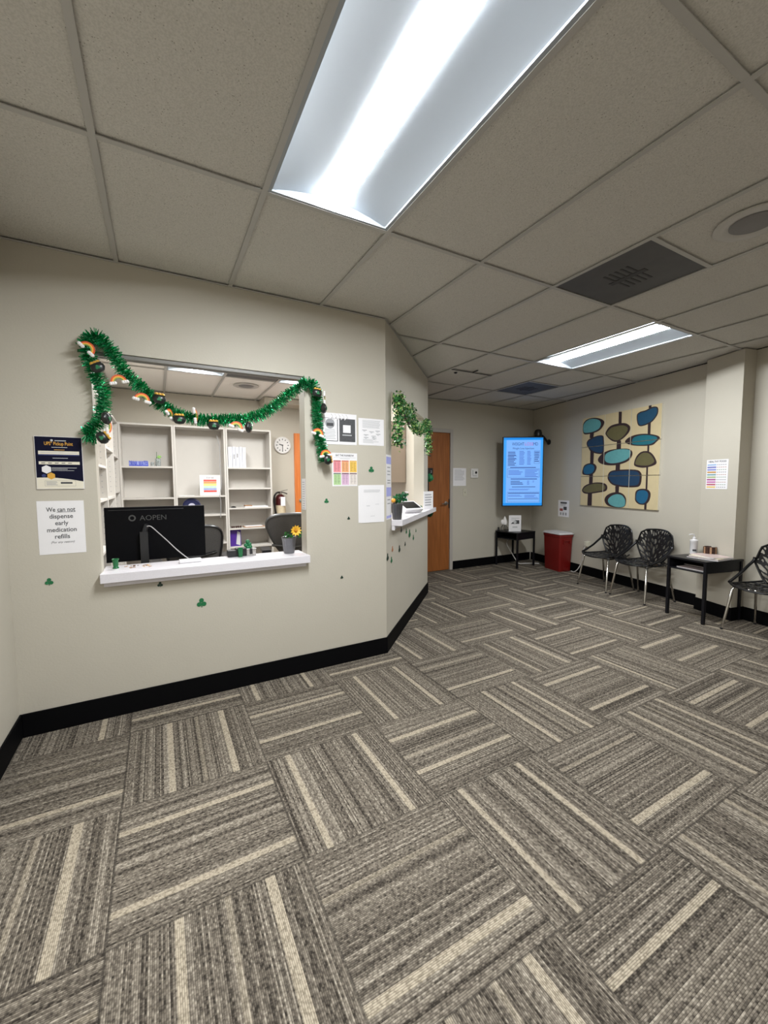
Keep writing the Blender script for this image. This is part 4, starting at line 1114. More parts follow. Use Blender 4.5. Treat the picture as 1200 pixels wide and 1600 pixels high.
b = MB(); b.lathe([(.018, 0), (.02, .01), (.012, .03), (.016, .045), (.004, .06)], M_BLACK, n=12); b.build('body', t, smooth=True)
# cable hanging below the far table
b = MB(); b.tube([tuple(q) for q in smooth_path([(5.36, 3.19, .42), (5.30, 3.16, .33), (5.34, 3.08, .18), (5.40, 3.04, .06), (5.45, 3.03, .012), (5.55, 2.98, .008), (5.66, 2.93, .008), (5.74, 2.86, .008)], 6)], .008, mat('white_cable', (.6, .58, .55), .5), n=6)
tag(b.build('power_cable', smooth=True), 'pale grey power cable trailing under the far side table to the red bin', 'cable')

# ------------------------------------------------------------------ red waste bin
M_REDBIN = mat('red_bin_plastic', srgb(112, 15, 13), .4, var=.06)
M_LID = mat('white_bin_lid', (.62, .60, .60), .4)
t = thing('waste_bin', 'red plastic waste bin with a white lid on the carpet in the corner', 'bin', (5.645, 2.425, 0), RRZ)
def rr(hx, hy, r, n=4):
    out = []
    for cx, cy, a0 in ((hx - r, hy - r, 0), (-hx + r, hy - r, PI / 2), (-hx + r, -hy + r, PI), (hx - r, -hy + r, 3 * PI / 2)):
        for k in range(n + 1):
            a_ = a0 + PI / 2 * k / n; out.append((cx + r * math.cos(a_), cy + r * math.sin(a_)))
    return out
b = MB(); lv = [(.175, .105, 0.0), (.178, .108, .02), (.196, .122, .53), (.203, .128, .535), (.203, .128, .575)]
v, f = [], []; n = 20
for hx, hy, z in lv: v += [(x, y, z) for x, y in rr(hx, hy, .03)]
for j in range(len(lv) - 1): f += [(j * n + k, j * n + (k + 1) % n, (j + 1) * n + (k + 1) % n, (j + 1) * n + k) for k in range(n)]
f += [tuple(range(n - 1, -1, -1)), tuple(range((len(lv) - 1) * n, len(lv) * n))]
b.add(v, f, M_REDBIN); b.box(.194, .206, -.05, .05, .47, .50, M_REDBIN); b.box(.182, .19, -.05, .05, .02, .06, M_REDBIN); b.box(.194, .21, -.062, -.05, .43, .50, M_REDBIN); b.box(.194, .21, .05, .062, .43, .50, M_REDBIN)
b.build('body', t, smooth=True)
b = MB(); b.prism(rr(.213, .137, .035), .576, .588, M_LID); b.prism(rr(.20, .125, .035), .588, .602, M_LID); b.build('lid', t, smooth=True)
b = MB()
for k in range(20): b.box(.1885, .1895, -.001, .001, .01, .011, M_REDBIN)
# wall outlet and its cable
t = thing('wall_outlet', 'ivory outlet with a plug on the right wall behind the first chair', 'outlet', rpt(1.93, 0, .45), RRZ)
b = MB(); b.box(-.038, .038, -.006, 0, -.06, .06, M_IVORY); b.build('cover_plate', t, bevel=.003)
b = MB(); b.box(-.03, .03, -.055, -.006, -.02, .05, M_IVORY); b.build('plug', t, bevel=.006)
b = MB(); w0 = rpt(1.93, .045, .44)
b.tube([tuple(q) for q in smooth_path([w0, rpt(1.96, .06, .36), rpt(2.0, .035, .24), rpt(2.03, .03, .15), rpt(2.07, .05, .06), rpt(2.13, .06, .01), rpt(2.20, .05, .008)], 6)], .007, MATS['white_cable'], n=6)
tag(b.build('outlet_cable', smooth=True), 'ivory cable hanging from the wall outlet down behind the red bin', 'cable')

# ------------------------------------------------------------------ chairs with branch cut-out shells
M_SHELL = mat('glossy_black_shell', (.006, .006, .007), .3, var=.1, spec=.35)
def web(fn, nu, nv, seeds, thr, inside, m, edge):
    """perforated sheet: keep the faces near the borders of stretched voronoi cells, or near the rim"""
    b = MB(); idx = {}
    V_ = []; F_ = []
    def vid(i, j):
        if (i, j) not in idx:
            idx[(i, j)] = len(V_); V_.append(fn(-1 + 2 * i / nu, j / nv))
        return idx[(i, j)]
    for i in range(nu):
        for j in range(nv):
            u, v = -1 + 2 * (i + .5) / nu, (j + .5) / nv
            if not inside(u, v): continue
            p = fn(u, v)
            ds = []
            for (su, sv, ang, st) in seeds:
                q = fn_cache[(su, sv)] if (su, sv) in fn_cache else None
                if q is None:
                    q = fn(su, sv); fn_cache[(su, sv)] = q
                dx, dy = p[0] - q[0], (p[2] - q[2]) * 1.0 + (p[1] - q[1]) * edge
                ca, sa_ = math.cos(ang), math.sin(ang)
                al, ac = dx * ca + dy * sa_, -dx * sa_ + dy * ca
                ds.append(math.sqrt((al / st) ** 2 + ac ** 2))
            ds.sort()
            if ds[1] - ds[0] < thr: F_.append((vid(i, j), vid(i + 1, j), vid(i + 1, j + 1), vid(i, j + 1)))
    b.add(V_, F_, m)
    return b
fn_cache = {}
def back_fn(u, v):
    hw = .115 + .120 * (v / .5) ** .8 if v < .5 else .235 - .042 * (v - .5) / .5
    if v > .86: hw -= .045 * ((v - .86) / .14) ** 2.2
    x = hw * u
    return (x, .155 + .085 * v - .05 * u * u * (.4 + .6 * v), .432 + .375 * v - .012 * u * u * v)
def seat_fn(u, v):
    hw = .244 - .10 * max(0, v - .45) ** 1.2 * 1.6 - .03 * (1 - v) ** 3
    yf = -.245 + .06 * abs(u) ** 3
    y = yf + (.20 - yf) * v
    return (hw * u, y, .435 - .022 * math.sin(PI * min(1, v * 1.0)) - .018 * (1 - v) ** 3 + .022 * u * u * (1 - v * .6))
def make_chair(label):
    t = thing('cutout_chair', label, 'chair', (0, 0, 0), 0, 'black cut-out chairs along the right wall')
    rnd = random.Random(21)
    seeds = []
    fn_cache.clear()
    for r in range(7):
        for k in range(6 + r):
            u = -1 + 2 * (k + .5 + rnd.uniform(-.3, .3)) / (6 + r); v = (r + .5 + rnd.uniform(-.45, .45)) / 7
            p = back_fn(u, v)
            ang = math.atan2(p[2] - .36, p[0] * 1.35)
            seeds.append((u, v, ang, 3.2))
    b = web(back_fn, 90, 100, seeds, .0108, lambda u, v: True, M_SHELL, 0)
    o = b.build('backrest', t, smooth=True); s_ = o.modifiers.new('thickness', 'SOLIDIFY'); s_.thickness = .007
    fn_cache.clear(); seeds = []
    for r in range(8):
        for k in range(7):
            u = -1 + 2 * (k + .5 + rnd.uniform(-.3, .3)) / 7; v = (r + .5 + rnd.uniform(-.3, .3)) / 8
            p = seat_fn(u, v); ang = math.atan2(p[1] - .28, p[0] * 1.3)
            seeds.append((u, v, ang, 2.1))
    b = web(seat_fn, 90, 90, seeds, .0112, lambda u, v: True, M_SHELL, 1)
    o = b.build('seat', t, smooth=True); s_ = o.modifiers.new('thickness', 'SOLIDIFY'); s_.thickness = .007
    rim = [seat_fn(-1, v) for v in [k / 10 for k in range(10, -1, -1)]] + [seat_fn(u, 0) for u in [-1 + k / 8 for k in range(1, 17)]] + [seat_fn(1, k / 10) for k in range(1, 11)]
    b = MB(); b.tube(rim, .009, M_SHELL, n=8); b.build('seat_rim', t, smooth=True)
    rim = [back_fn(-1, k / 10) for k in range(0, 10)] + [back_fn(u, 1) for u in [-.93 + k * .93 / 8 for k in range(17)]] + [back_fn(1, k / 10) for k in range(9, -1, -1)]
    b = MB(); b.tube(rim, .010, M_SHELL, n=8); b.build('back_rim', t, smooth=True)
    for s_ in (-1, 1):
        b = MB(); P_ = smooth_path([(s_ * .232, -.17, .445), (s_ * .246, -.08, .475), (s_ * .250, .02, .525), (s_ * .249, .09, .575), (s_ * .238, .145, .625), (s_ * .235, .155, .66)], 5)
        b.tube(P_, .013, M_SHELL, n=8); b.build('arm', t, smooth=True)
    b = MB()
    b.tube([(-.185, -.15, .405), (.185, -.15, .405)], .009, M_CHROME); b.tube([(-.17, .12, .405), (.17, .12, .405)], .009, M_CHROME)
    b.tube([(-.185, -.15, .405), (-.17, .12, .405)], .009, M_CHROME); b.tube([(.185, -.15, .405), (.17, .12, .405)], .009, M_CHROME)
    b.build('under_frame', t, smooth=True)
    for sx, sy in ((-1, -1), (1, -1), (-1, 1), (1, 1)):
        b = MB(); b.tube([(sx * .19, -.15 if sy < 0 else .12, .412), (sx * .20, -.17 if sy < 0 else .14, .39), (sx * .238, -.225 if sy < 0 else .215, .012)], [.0125, .0125, .010], M_CHROME, n=10)
        lg = b.build('leg', t, smooth=True)
        b = MB(); b.lathe([(.012, 0), (.013, .014), (.010, .016)], M_BLACK, (sx * .239, -.2265 if sy < 0 else .217, 0), n=10); b.build('foot_cap', lg)
    return t
ch = make_chair('black cut-out chair farthest back between the red bin and another chair')
def chair_at(y, off): p = rpt(y, off); return (p[0], p[1], 0)
ch.location = (5.258, 1.375, 0); ch.rotation_euler = (0, 0, RRZ)
dup(ch, (5.145, .85, 0), RRZ, 'black cut-out chair directly left of the side table with magazines')
dup(ch, (4.90, -.39, 0), RRZ, 'black cut-out chair partly cropped at the right edge beyond the pilaster')

# ------------------------------------------------------------------ on the service counter
CT = .8712
t = thing('computer_monitor', 'wide black computer monitor seen from behind on the office desk', 'monitor', (.145, 1.45, 0), 0)
M_MON = mat('monitor_black', (.003, .003, .004), .5, spec=.08)
b = MB(); b.box(-.313, .310, 0, .035, .845, 1.222, M_MON); b.box(-.29, .17, -.004, 0, 1.20, 1.206, M_BLACK); b.build('housing', t, bevel=.004)
b = MB(); b.box(-.31, .307, .0352, .037, .852, 1.218, mat('dark_screen', (.02, .02, .03), .1)); b.build('screen', t)
M_LOGO = mat('logo_grey', (.055, .055, .055), .4)
b = MB(); b.text('AOPEN', -.023, 1.128, .05, -.0045, M_LOGO, width=.165)
n = 20
b.add([(-.152 + r * math.cos(2 * PI * k / n), -.0045, 1.146 + r * math.sin(2 * PI * k / n)) for r in (.013, .022) for k in range(n)], [(k, (k + 1) % n, n + (k + 1) % n, n + k) for k in range(n)], M_LOGO)
b.build('logo', t)
b = MB(); b.box(-.11, -.06, -.05, -.02, .77, 1.05, mat('stand_black', (.012, .012, .013), .4)); b.tube([(-.085, -.035, 1.04), (-.07, -.01, 1.09), (-.07, 0, 1.09)], .02, M_BLACK); b.box(-.20, .04, -.14, .10, .752, .770, M_BLACK); b.build('stand', t, bevel=.003)
desk = thing('office_desk', 'office desk behind the service counter carrying the monitor', 'desk', (0, 0, 0))
b = MB(); b.box(-.25, 1.35, 1.19, 1.80, .72, .75, M_SHELF); b.build('desk_top', desk)
for x in (-.24, 1.31):
    b = MB(); b.box(x, x + .03, 1.20, 1.79, 0, .72, M_SHELF); b.build('side_panel', desk)
M_CORD = mat('white_cord', (.5, .49, .5), .5)
b = MB(); b.tube([tuple(q) for q in smooth_path([(.077, 1.446, 1.06), (.082, 1.42, 1.085), (.105, 1.41, 1.085), (.15, 1.38, 1.04), (.20, 1.32, .99), (.26, 1.22, .93), (.32, 1.12, .884), (.345, 1.085, .879)], 6)], .0035, M_CORD, n=6)
tag(b.build('white_cord', smooth=True), 'thin white cord running from the monitor back down to the counter', 'cord')
b = MB(); b.box(-.065, .065, -.02, .02, 0, .022, M_BOTTLE)
tag(b.build('power_adapter', loc=(.325, 1.055, CT + .0005), rz=.05, bevel=.003), 'small white adapter box on the counter at the end of the cord', 'adapter')
M_GGLASS = mat('green_glass', srgb(8, 95, 50), .25, var=.2)
b = MB(); b.lathe([(.017, 0), (.017, .004), (.013, .01), (.016, .055), (.020, .058), (.019, .052), (.003, .05)], M_GGLASS, n=18)
tag(b.build('shot_glass', loc=(-.085, 1.07, CT), smooth=True), 'green glass at the left end of the service counter by the monitor', 'glass')
rnd = random.Random(2)
b = MB()
for k in range(26):
    x, y = rnd.uniform(-.04, .10), rnd.uniform(1.03, 1.12); r = rnd.uniform(.004, .009)
    a_ = rnd.random() * 3
    b.prism([(x + r * math.cos(a_ + q * 1.257), y + r * math.sin(a_ + q * 1.257)) for q in range(5)], 0, .0012, rnd.choice([M_COIN, M_BK1, M_BK2]))
o = tag(b.build('confetti', loc=(0, 0, CT + .0003)), 'scattered brown confetti bits on the counter right of the green glass', 'confetti'); o['kind'] = 'stuff'
M_BUCKET = mat('galvanised_grey', (.16, .16, .17), .3, .7, var=.3, scale=14)
M_YEL = mat('yellow_petal', srgb(240, 190, 60), .5, var=.15); M_YELD = mat('amber_centre', srgb(190, 130, 30), .6)
def bucket(b, r0, r1, h):
    n = 28; v = []; prof = [(r0, 0), (r0, .004), (r1 * .97, h - .012), (r1 * 1.03, h - .008), (r1 * 1.03, h), (r1 * .95, h - .002), (r1 * .9, h - .02), (.002, h - .022)]
    b.lathe(prof, M_BUCKET, n=n)
    for k in range(14):
        a_ = 2 * PI * k / 14; b.tube([(r0 * 1.0 * math.cos(a_), r0 * math.sin(a_), .006), (r1 * .97 * math.cos(a_), r1 * .97 * math.sin(a_), h - .014)], .002, M_BUCKET, n=4)
t = thing('flower_pot', 'grey metal pot with a yellow flower at the right end of the service counter', 'flower pot', (.985, 1.075, CT + .0005))
b = MB(); bucket(b, .038, .052, .118); b.build('pot', t, smooth=True)
b = MB()
fc = Vector((.045, -.02, .165))
for L_ in range(2):
    for k in range(11):
        a_ = 2 * PI * k / 11 + L_ * .28; r = .044 - .012 * L_
        d_ = Vector((math.cos(a_), -.25, math.sin(a_))).normalized(); s_ = Vector((-math.sin(a_), 0, math.cos(a_)))
        b.add([fc + d_ * .006, fc + d_ * r * .6 + s_ * .010, fc + d_ * r + Vector((0, -.008, 0)), fc + d_ * r * .6 - s_ * .010], [(0, 1, 2, 3)], M_YEL)
b.build('yellow_bloom', t)
b = MB(); b.ball(fc + Vector((0, -.008, 0)), .013, M_YELD); b.build('bloom_centre', t, smooth=True)
b = MB(); b.tube([(.01, 0, .09), (.02, -.005, .13), tuple(fc)], .003, M_LEAF, n=5)
rnd = random.Random(8)
for k in range(26):
    c_ = Vector((rnd.uniform(-.035, .085), rnd.uniform(-.03, .02), rnd.uniform(.11, .165) if k % 3 else rnd.uniform(.11, .14))); a_ = Vector((rnd.uniform(-1, 1), rnd.uniform(-1, 1), rnd.uniform(-.3, 1))).normalized(); e_ = a_.cross(Vector((.2, 1, .1))).normalized(); s_ = .015
    b.add([c_ - a_ * s_, c_ + e_ * s_ * .6, c_ + a_ * s_, c_ - e_ * s_ * .6], [(0, 1, 2, 3)], M_LEAF)
b.build('leaves', t)
t = thing('desk_organizer', 'black desk organizer with a clover plush behind the service counter edge', 'organizer', (.655, 1.135, CT + .0005))
b = MB(); b.box(-.09, -.035, -.03, .03, 0, .045, M_BLACK); b.box(-.035, .035, -.03, .03, 0, .055, M_BLACK); b.box(.035, .10, -.03, .03, 0, .05, M_STEEL); b.box(.055, .075, -.035, -.03, .01, .05, M_BLACK); b.build('tray', t, bevel=.002)
b = MB(); b.lathe([(.015, 0), (.018, .06), (.016, .062), (.01, .055)], M_GGLASS, (-.01, -.045, 0), n=14); b.build('green_cup', t, smooth=True)
b = MB()
for dx, dz in ((-.012, .075), (.012, .08), (0, .10), (.0, .06), (.016, .062)): b.ball((.045 + dx, -.02, dz), .015, M_SHAM, 10, 6)
b.build('clover', t, smooth=True)

# ------------------------------------------------------------------ on the check-in counter
CZ = 1.0725
p = apt(.215, .035); t = thing('flower_pot', 'grey metal pot of clovers at the left end of the check-in counter', 'flower pot', (p[0], p[1], CZ))
b = MB(); bucket(b, .037, .049, .135); b.build('pot', t, smooth=True)
b = MB(); rnd = random.Random(15)
for k in range(120):
    c_ = Vector((rnd.uniform(-.03, .085), rnd.uniform(-.04, .04), rnd.uniform(.135, .20))); c_.z += .35 * max(0, c_.x)
    n_ = Vector((rnd.gauss(0, 1), rnd.gauss(0, 1), rnd.gauss(0, 1))).normalized(); a_ = n_.orthogonal().normalized(); e_ = n_.cross(a_); s_ = .013
    b.add([c_ - a_ * s_, c_ + e_ * s_, c_ + a_ * s_, c_ - e_ * s_], [(0, 1, 2, 3)], M_SHAM if k % 3 else M_LEAF)
b.build('clover_leaves', t)
b = MB(); b.ball((-.04, -.01, .16), .02, M_ORG, 10, 6); b.ball((-.035, -.02, .138), .012, M_BK1, 8, 5); b.build('small_bloom', t, smooth=True)
p = apt(1.0, -.02); t = thing('payment_tablet', 'white wedge shaped payment tablet on the check-in counter', 'tablet', (p[0], p[1], CZ), ARZ - .7); t.scale = (.86, .86, .9)
b = MB(); v = [(-.13, -.06, 0), (.10, -.06, 0), (.10, .085, 0), (-.13, .085, 0), (-.145, -.10, .035), (.115, -.10, .035), (.115, .085, .115), (-.145, .085, .115), (-.145, -.105, .047), (.115, -.105, .047), (.115, .085, .13), (-.145, .085, .13)]
b.add(v, [(3, 2, 1, 0), (0, 1, 5, 4), (1, 2, 6, 5), (2, 3, 7, 6), (3, 0, 4, 7), (4, 5, 9, 8), (5, 6, 10, 9), (6, 7, 11, 10), (7, 4, 8, 11), (8, 9, 10, 11)], M_BOTTLE); b.build('body', t, bevel=.003)
b = MB(); b.add([(-.125, -.085, .0557), (.095, -.085, .0557), (.095, .065, .1213), (-.125, .065, .1213)], [(0, 1, 2, 3)], M_BLACK, T=Matrix.Translation((0, 0, .0015))); b.build('screen', t)
p = apt(1.22, -.13); t = thing('sanitizer_bottle', 'white pump bottle standing behind the payment tablet', 'bottle', (p[0], p[1], CZ))
b = MB(); b.lathe([(.03, 0), (.034, .008), (.034, .12), (.026, .145), (.012, .155)], M_BOTTLE, n=20); b.build('body', t, smooth=True)
b = MB(); b.lathe([(.013, .155), (.013, .175), (.006, .18), (.006, .205)], M_BOTTLE, n=12); b.tube([(0, 0, .205), (.03, -.02, .203)], .006, M_BOTTLE, n=6); b.build('pump', t, smooth=True)
b = MB(); b.box(-.115, .115, -.001, .001, 0, .205, M_PAPER); b.lines(-.085, .085, .03, .18, 5, M_GREYINK, -.0018, fill=.4, rag=.15); b.box(-.115, .115, 0, .05, 0, .002, M_PAPER)
p = apt(1.665, .05); tag(b.build('counter_sign', loc=(p[0], p[1], CZ), rz=math.radians(26)), 'white printed sign card at the right end of the check-in counter', 'sign')
for s_, d_, r_, lab in ((.45, .0, .1, 'white form lying on the check-in counter beside the clover pot'), (.62, .03, -.25, 'white form lying under the front of the payment tablet')):
    b = MB(); b.box(-.107, .107, -.05, .05, 0, .0012, M_PAPER); b.rect(0, 0.001, 0, .001, 0, M_INK)
    p = apt(s_, d_); tag(b.build('paper_form', loc=(p[0], p[1], CZ + (.0 if s_ < .5 else .0014)), rz=ARZ + r_), lab, 'paper', 'forms on the check-in counter')
p = apt(1.29, .03); b = MB(); b.lathe([(.016, 0), (.014, .01), (.018, .055), (.015, .05), (.003, .04)], M_GGLASS, n=14)
tag(b.build('green_cup', loc=(p[0], p[1], CZ), smooth=True), 'small green cup between the payment tablet and the sign card', 'cup')

# ------------------------------------------------------------------ office furniture
def bookcase(label, loc, rz, W_, D_, H_, shelves, grp, pegs=False):
    t = thing('bookcase', label, 'bookcase', loc, rz, grp)
    T_ = .022
    b = MB(); b.box(0, T_, -D_, 0, 0, H_, M_SHELF); b.box(W_ - T_, W_, -D_, 0, 0, H_, M_SHELF); b.box(T_, W_ - T_, -D_, 0, H_ - T_, H_, M_SHELF); b.box(T_, W_ - T_, -.006, 0, 0, H_ - T_, M_SHELF); b.box(T_, W_ - T_, -D_ + .01, -.006, 0, .08, M_SHELF)
    b.build('cabinet', t, bevel=.001)
    for z in shelves:
        b = MB(); b.box(T_, W_ - T_, -D_ + .004, -.006, z - T_, z, M_SHELF); b.build('shelf', t)
    if pegs:
        b = MB()
        for x, yd in ((T_ + .0005, -1), (W_ - T_ - .0005, 1)):
            for y in (-D_ + .04, -.05):
                for k in range(34): b.box(x - .0006, x + .0006, y - .004, y + .004, .25 + .055 * k, .258 + .055 * k, M_GREYINK)
        o = b.build('peg_holes', t)
    return t
G1 = 'white bookcases on the office back wall'
bookcase('white bookcase at the left of the office back wall with the blue letters', (-.262 + .002, 4.597, 0), 0, .620, .297, 2.16, (1.612, 1.20, .80, .42), G1)
bookcase('white middle bookcase on the office back wall with the framed print', (.362, 4.597, 0), 0, .648, .297, 2.16, (1.215, .95, .55), G1)
bookcase('white right bookcase on the office back wall next to the clock', (1.014, 4.597, 0), 0, .635, .297, 2.16, (1.612, 1.317, 1.032, .737, .468), G1)
G2 = 'white bookcases along the office left wall'
ys_ = (1.95, 2.82, 3.61, 4.30)
for k, nm in enumerate(('nearest white bookcase on the office left wall beside the window jamb', 'middle white bookcase on the office left wall', 'white bookcase on the office left wall touching the back row')):
    bookcase(nm, (-.548, ys_[k] + .002, 0), PI / 2, ys_[k + 1] - ys_[k] - .004, .286, 2.16, ((1.55, 1.25, .8), (1.75, 1.25, .8), (1.72, 1.30, .85))[k], G2, True)
SZ1_ = 1.6125
b = MB(); M_BLUEL = mat('blue_letters', srgb(52, 70, 190), .5)
b.text('DRINK WATER', 0, 0, .082, 0, M_BLUEL)
k_ = .215 / (max(v[0] for v in b.v) - min(v[0] for v in b.v)); b.v = [(v[0] * k_, v[1], v[2] * 1.2) for v in b.v]
m_ = [(v[0], v[1], v[2]) for v in b.v]
n0 = len(m_); b2 = MB(); b2.add(m_, b.f, M_BLUEL); b2.add([(x, y + .012, z) for x, y, z in m_], [f[::-1] for f in b.f], M_BLUEL)
b2.box(-.108, .108, .002, .010, -.001, .012, M_BLUEL); b2.box(-.108, .108, .006, .010, .012, .06, mat('pale_blue_backing', srgb(150, 160, 215), .6))
tag(b2.build('word_sign', loc=(-.050, 4.33, SZ1_ + .0015)), 'blue block letter word sign on the upper left office shelf', 'sign')
t = thing('glass_vase', 'small clear vase with a green sprig right of the blue letters', 'vase', (.170, 4.36, SZ1_))
M_CLEAR = mat('clear_glass', (.75, .80, .80), .08, trans=.75)
b = MB(); b.lathe([(.030, 0), (.032, .005), (.034, .10), (.031, .10), (.029, .01), (.002, .008)], M_CLEAR, n=20); b.build('glass', t, smooth=True)
b = MB(); b.tube([(-.012, 0, .015), (-.016, 0, .10), (-.012, 0, .19)], .003, M_LEAF, n=5); b.tube([(.0, 0, .015), (.008, 0, .12)], .003, M_LEAF, n=5)
for dx, dz in ((0, .12), (.02, .115), (.03, .13), (.01, .135)): b.ball((dx, 0, dz), .013, M_LEAF2, 8, 5)
b.build('sprig', t)
t = thing('small_jar', 'pale little glass jar beside the sprig vase', 'jar', (.105, 4.37, SZ1_)); b = MB(); b.lathe([(.022, 0), (.024, .05), (.02, .055), (.018, .03), (.002, .01)], M_CLEAR, n=16); b.build('glass', t, smooth=True)
# framed colourful print on the middle case
t = thing('framed_print', 'small white framed colourful print on the middle office bookcase', 'print', (.80, 4.36, 1.2155))
b = MB(); b.box(-.135, .135, 0, .02, 0, .285, M_WHITE); b.rect(-.12, .12, .012, .272, -.0005, M_PAPER); b.build('frame', t)
b = MB()
for k, c_ in enumerate(((205, 90, 80), (235, 150, 90), (240, 215, 120), (180, 215, 190), (150, 160, 205), (200, 80, 70))):
    b.rect(-.085, .085, .195 - .03 * k, .222 - .03 * k, -.0012, mat('print_band_%d' % k, srgb(*c_), .6, var=.25, scale=60))
b.text('THE', 0, .236, .03, -.0012, M_INK, width=.11); b.build('picture', t)
# clock
t = thing('wall_clock', 'round white wall clock on the office back wall', 'clock', (1.893, 4.6, 1.975))
b = MB(); b.lathe([(.128, 0), (.130, .03), (.118, .034), (.114, .026), (.002, .024)], M_WHITE, T=frame_matrix((0, 0, 0), 0, PI / 2), n=40); b.build('case', t, smooth=True)
b = MB()
for k in range(12):
    a_ = 2 * PI * k / 12; b.box(-.006, .006, -.030, -.0275, .080, .100, M_INK, T=Matrix.Rotation(a_, 4, 'Y'))
b.build('hour_marks', t)
for nm, a_, L_, w_ in (('hour_hand', math.radians(-75), .055, .006), ('minute_hand', math.radians(180), .085, .004)):
    b = MB(); b.box(-w_, w_, -.034, -.031, -.01, L_, M_INK, T=Matrix.Rotation(a_, 4, 'Y')); b.build(nm, t)
# fire extinguisher
M_EXT = mat('extinguisher_body', srgb(70, 20, 22), .3, .3, var=.1); M_TAG = mat('extinguisher_label', srgb(205, 190, 160), .5, var=.15, scale=50)
t = thing('fire_extinguisher', 'dark fire extinguisher with a white tag on the office back wall', 'fire extinguisher', (1.825, 4.52, .84))
b = MB(); b.lathe([(.07, 0), (.078, .01), (.078, .30), (.06, .345), (.025, .37)], M_EXT, n=24); b.build('cylinder', t, smooth=True)
b = MB(); b.lathe([(.0785, .04), (.0785, .20)], M_TAG, n=24); b.build('label', t, smooth=True)
b = MB()
b.box(-.015, .055, -.083, -.081, .19, .33, M_PAPER); b.build('inspection_tag', t)
b = MB(); b.lathe([(.022, .37), (.022, .40), (.012, .41)], M_STEEL, n=14); b.tube([(0, 0, .40), (.05, -.02, .395), (.10, -.04, .375)], .008, M_BLACK, n=6); b.tube([(0, 0, .41), (.06, -.02, .43), (.11, -.04, .44)], .006, M_STEEL, n=6); b.build('valve', t, smooth=True)
b = MB(); b.tube([tuple(q) for q in smooth_path([(-.015, -.02, .40), (-.07, -.05, .39), (-.11, -.06, .32), (-.105, -.06, .18), (-.085, -.07, .05), (-.08, -.07, .0)], 5)], .014, M_BLACK, n=8); b.build('hose', t, smooth=True)
# binders on the right case
for k, (x, w_, lab) in enumerate(((1.050, .058, 'leftmost white binder on the upper right shelf'), (1.112, .040, 'second white binder from left on the upper right shelf'), (1.156, .045, 'third white binder with a grey spine on the upper right shelf'), (1.205, .040, 'fourth white binder from left on the upper right shelf'), (1.249, .045, 'rightmost white binder on the upper right shelf'))):
    t = thing('binder', lab, 'binder', (x, 4.36, 1.6125), 0, 'white binders on the upper right office shelf')
    b = MB(); b.box(0, w_, 0, .20, 0, .29 + .006 * (k % 2), mat('binder_white_%d' % (k % 2), (.72 - .10 * (k % 2), .72 - .09 * (k % 2), .76 - .06 * (k % 2)), .35)); b.build('cover', t, bevel=.002)
    b = MB(); b.box(w_ * .25, w_ * .75, -.001, 0, .10 + .02 * k, .17 + .015 * k, M_GREYINK if k in (1, 2) else M_LIGHTINK); b.build('spine_label', t)
# bits on lower shelves
M_PURP = mat('purple_cover', srgb(70, 35, 130), .4, var=.3, scale=14)
b = MB(); b.box(0, .15, 0, .03, 0, .245, M_PURP); b.add([(.08, -.001, .03), (.14, -.001, .01), (.14, -.001, .2), (.10, -.001, .22)], [(0, 1, 2, 3)], M_LIGHTINK)
tag(b.build('purple_book', loc=(1.045, 4.36, .4685), rz=.06), 'purple covered book standing on the lowest visible right office shelf', 'book')
b = MB(); b.box(0, .30, 0, .16, 0, .010, M_BK2); b.box(.02, .27, .01, .15, .010, .014, M_PAPER)
tag(b.build('folder', loc=(1.24, 4.33, .7375)), 'tan folder lying on the second lowest right office shelf', 'folder')
b = MB()
for k in range(5): b.ball((.03 * k, .01 * (k % 2), .016), .016, M_BK1, 8, 5)
tag(b.build('bead_string', loc=(1.07, 4.34, .7375), smooth=True), 'string of brown beads at the left of the tan folder shelf', 'beads')
b = MB(); b.lathe([(.035, 0), (.038, .01), (.02, .02), (.004, .022)], M_BLACK, n=16)
tag(b.build('black_puck', loc=(1.10, 4.35, 1.0325), smooth=True), 'small flat black object on the middle right office shelf', 'object')
b = MB(); b.box(0, .33, 0, .16, 0, .014, M_PAPER); b.box(.0, .10, .0, .12, .014, .03, M_BK2)
tag(b.build('paper_stack', loc=(1.26, 4.33, 1.0325)), 'low stack of pale papers on the middle right office shelf', 'papers')
b = MB(); b.lathe([(.10, 0), (.115, .01), (.115, .02), (.10, .03), (.098, .02), (.01, .015)], mat('deep_blue_plastic', srgb(28, 32, 70), .35), T=frame_matrix((0, 0, 0), 0, PI / 2), n=36)
b.lathe([(.095, .016), (.002, .018)], mat('pale_lilac_face', srgb(190, 188, 205), .5), T=frame_matrix((0, 0, 0), 0, PI / 2), n=36)
tag(b.build('round_clock', loc=(.555, 4.36, 1.068), smooth=True), 'dark blue rimmed round clock half hidden behind the monitor', 'clock')
b = MB(); b.box(0, .20, 0, .22, 0, .003, M_PAPER)
tag(b.build('loose_paper', loc=(.40, 4.33, 1.2155)), 'loose white paper at the left of the framed print shelf', 'paper')
b = MB(); b.tube([tuple(q) for q in smooth_path([(.905, 4.32, 2.05), (.935, 4.31, 1.85), (.930, 4.31, 1.6), (.945, 4.31, 1.4), (.915, 4.30, 1.22), (.925, 4.295, 1.12), (.915, 4.295, .9)], 5)], .004, M_GREYINK, n=5)
tag(b.build('loose_cable', smooth=True), 'thin grey cord hanging down the right side of the middle bookcase', 'cord')
M_MANILA = mat('manila', srgb(225, 195, 145), .7, var=.1)
for k in range(4):
    b = MB(); b.box(0, .20, 0, .012, 0, .24, M_MANILA)
    tag(b.build('file_folder', loc=(-.49, 3.70 + .055 * k, 1.3005)), 'manila file standing on the left wall bookcase shelf', 'file', 'manila files on the left wall bookcase')
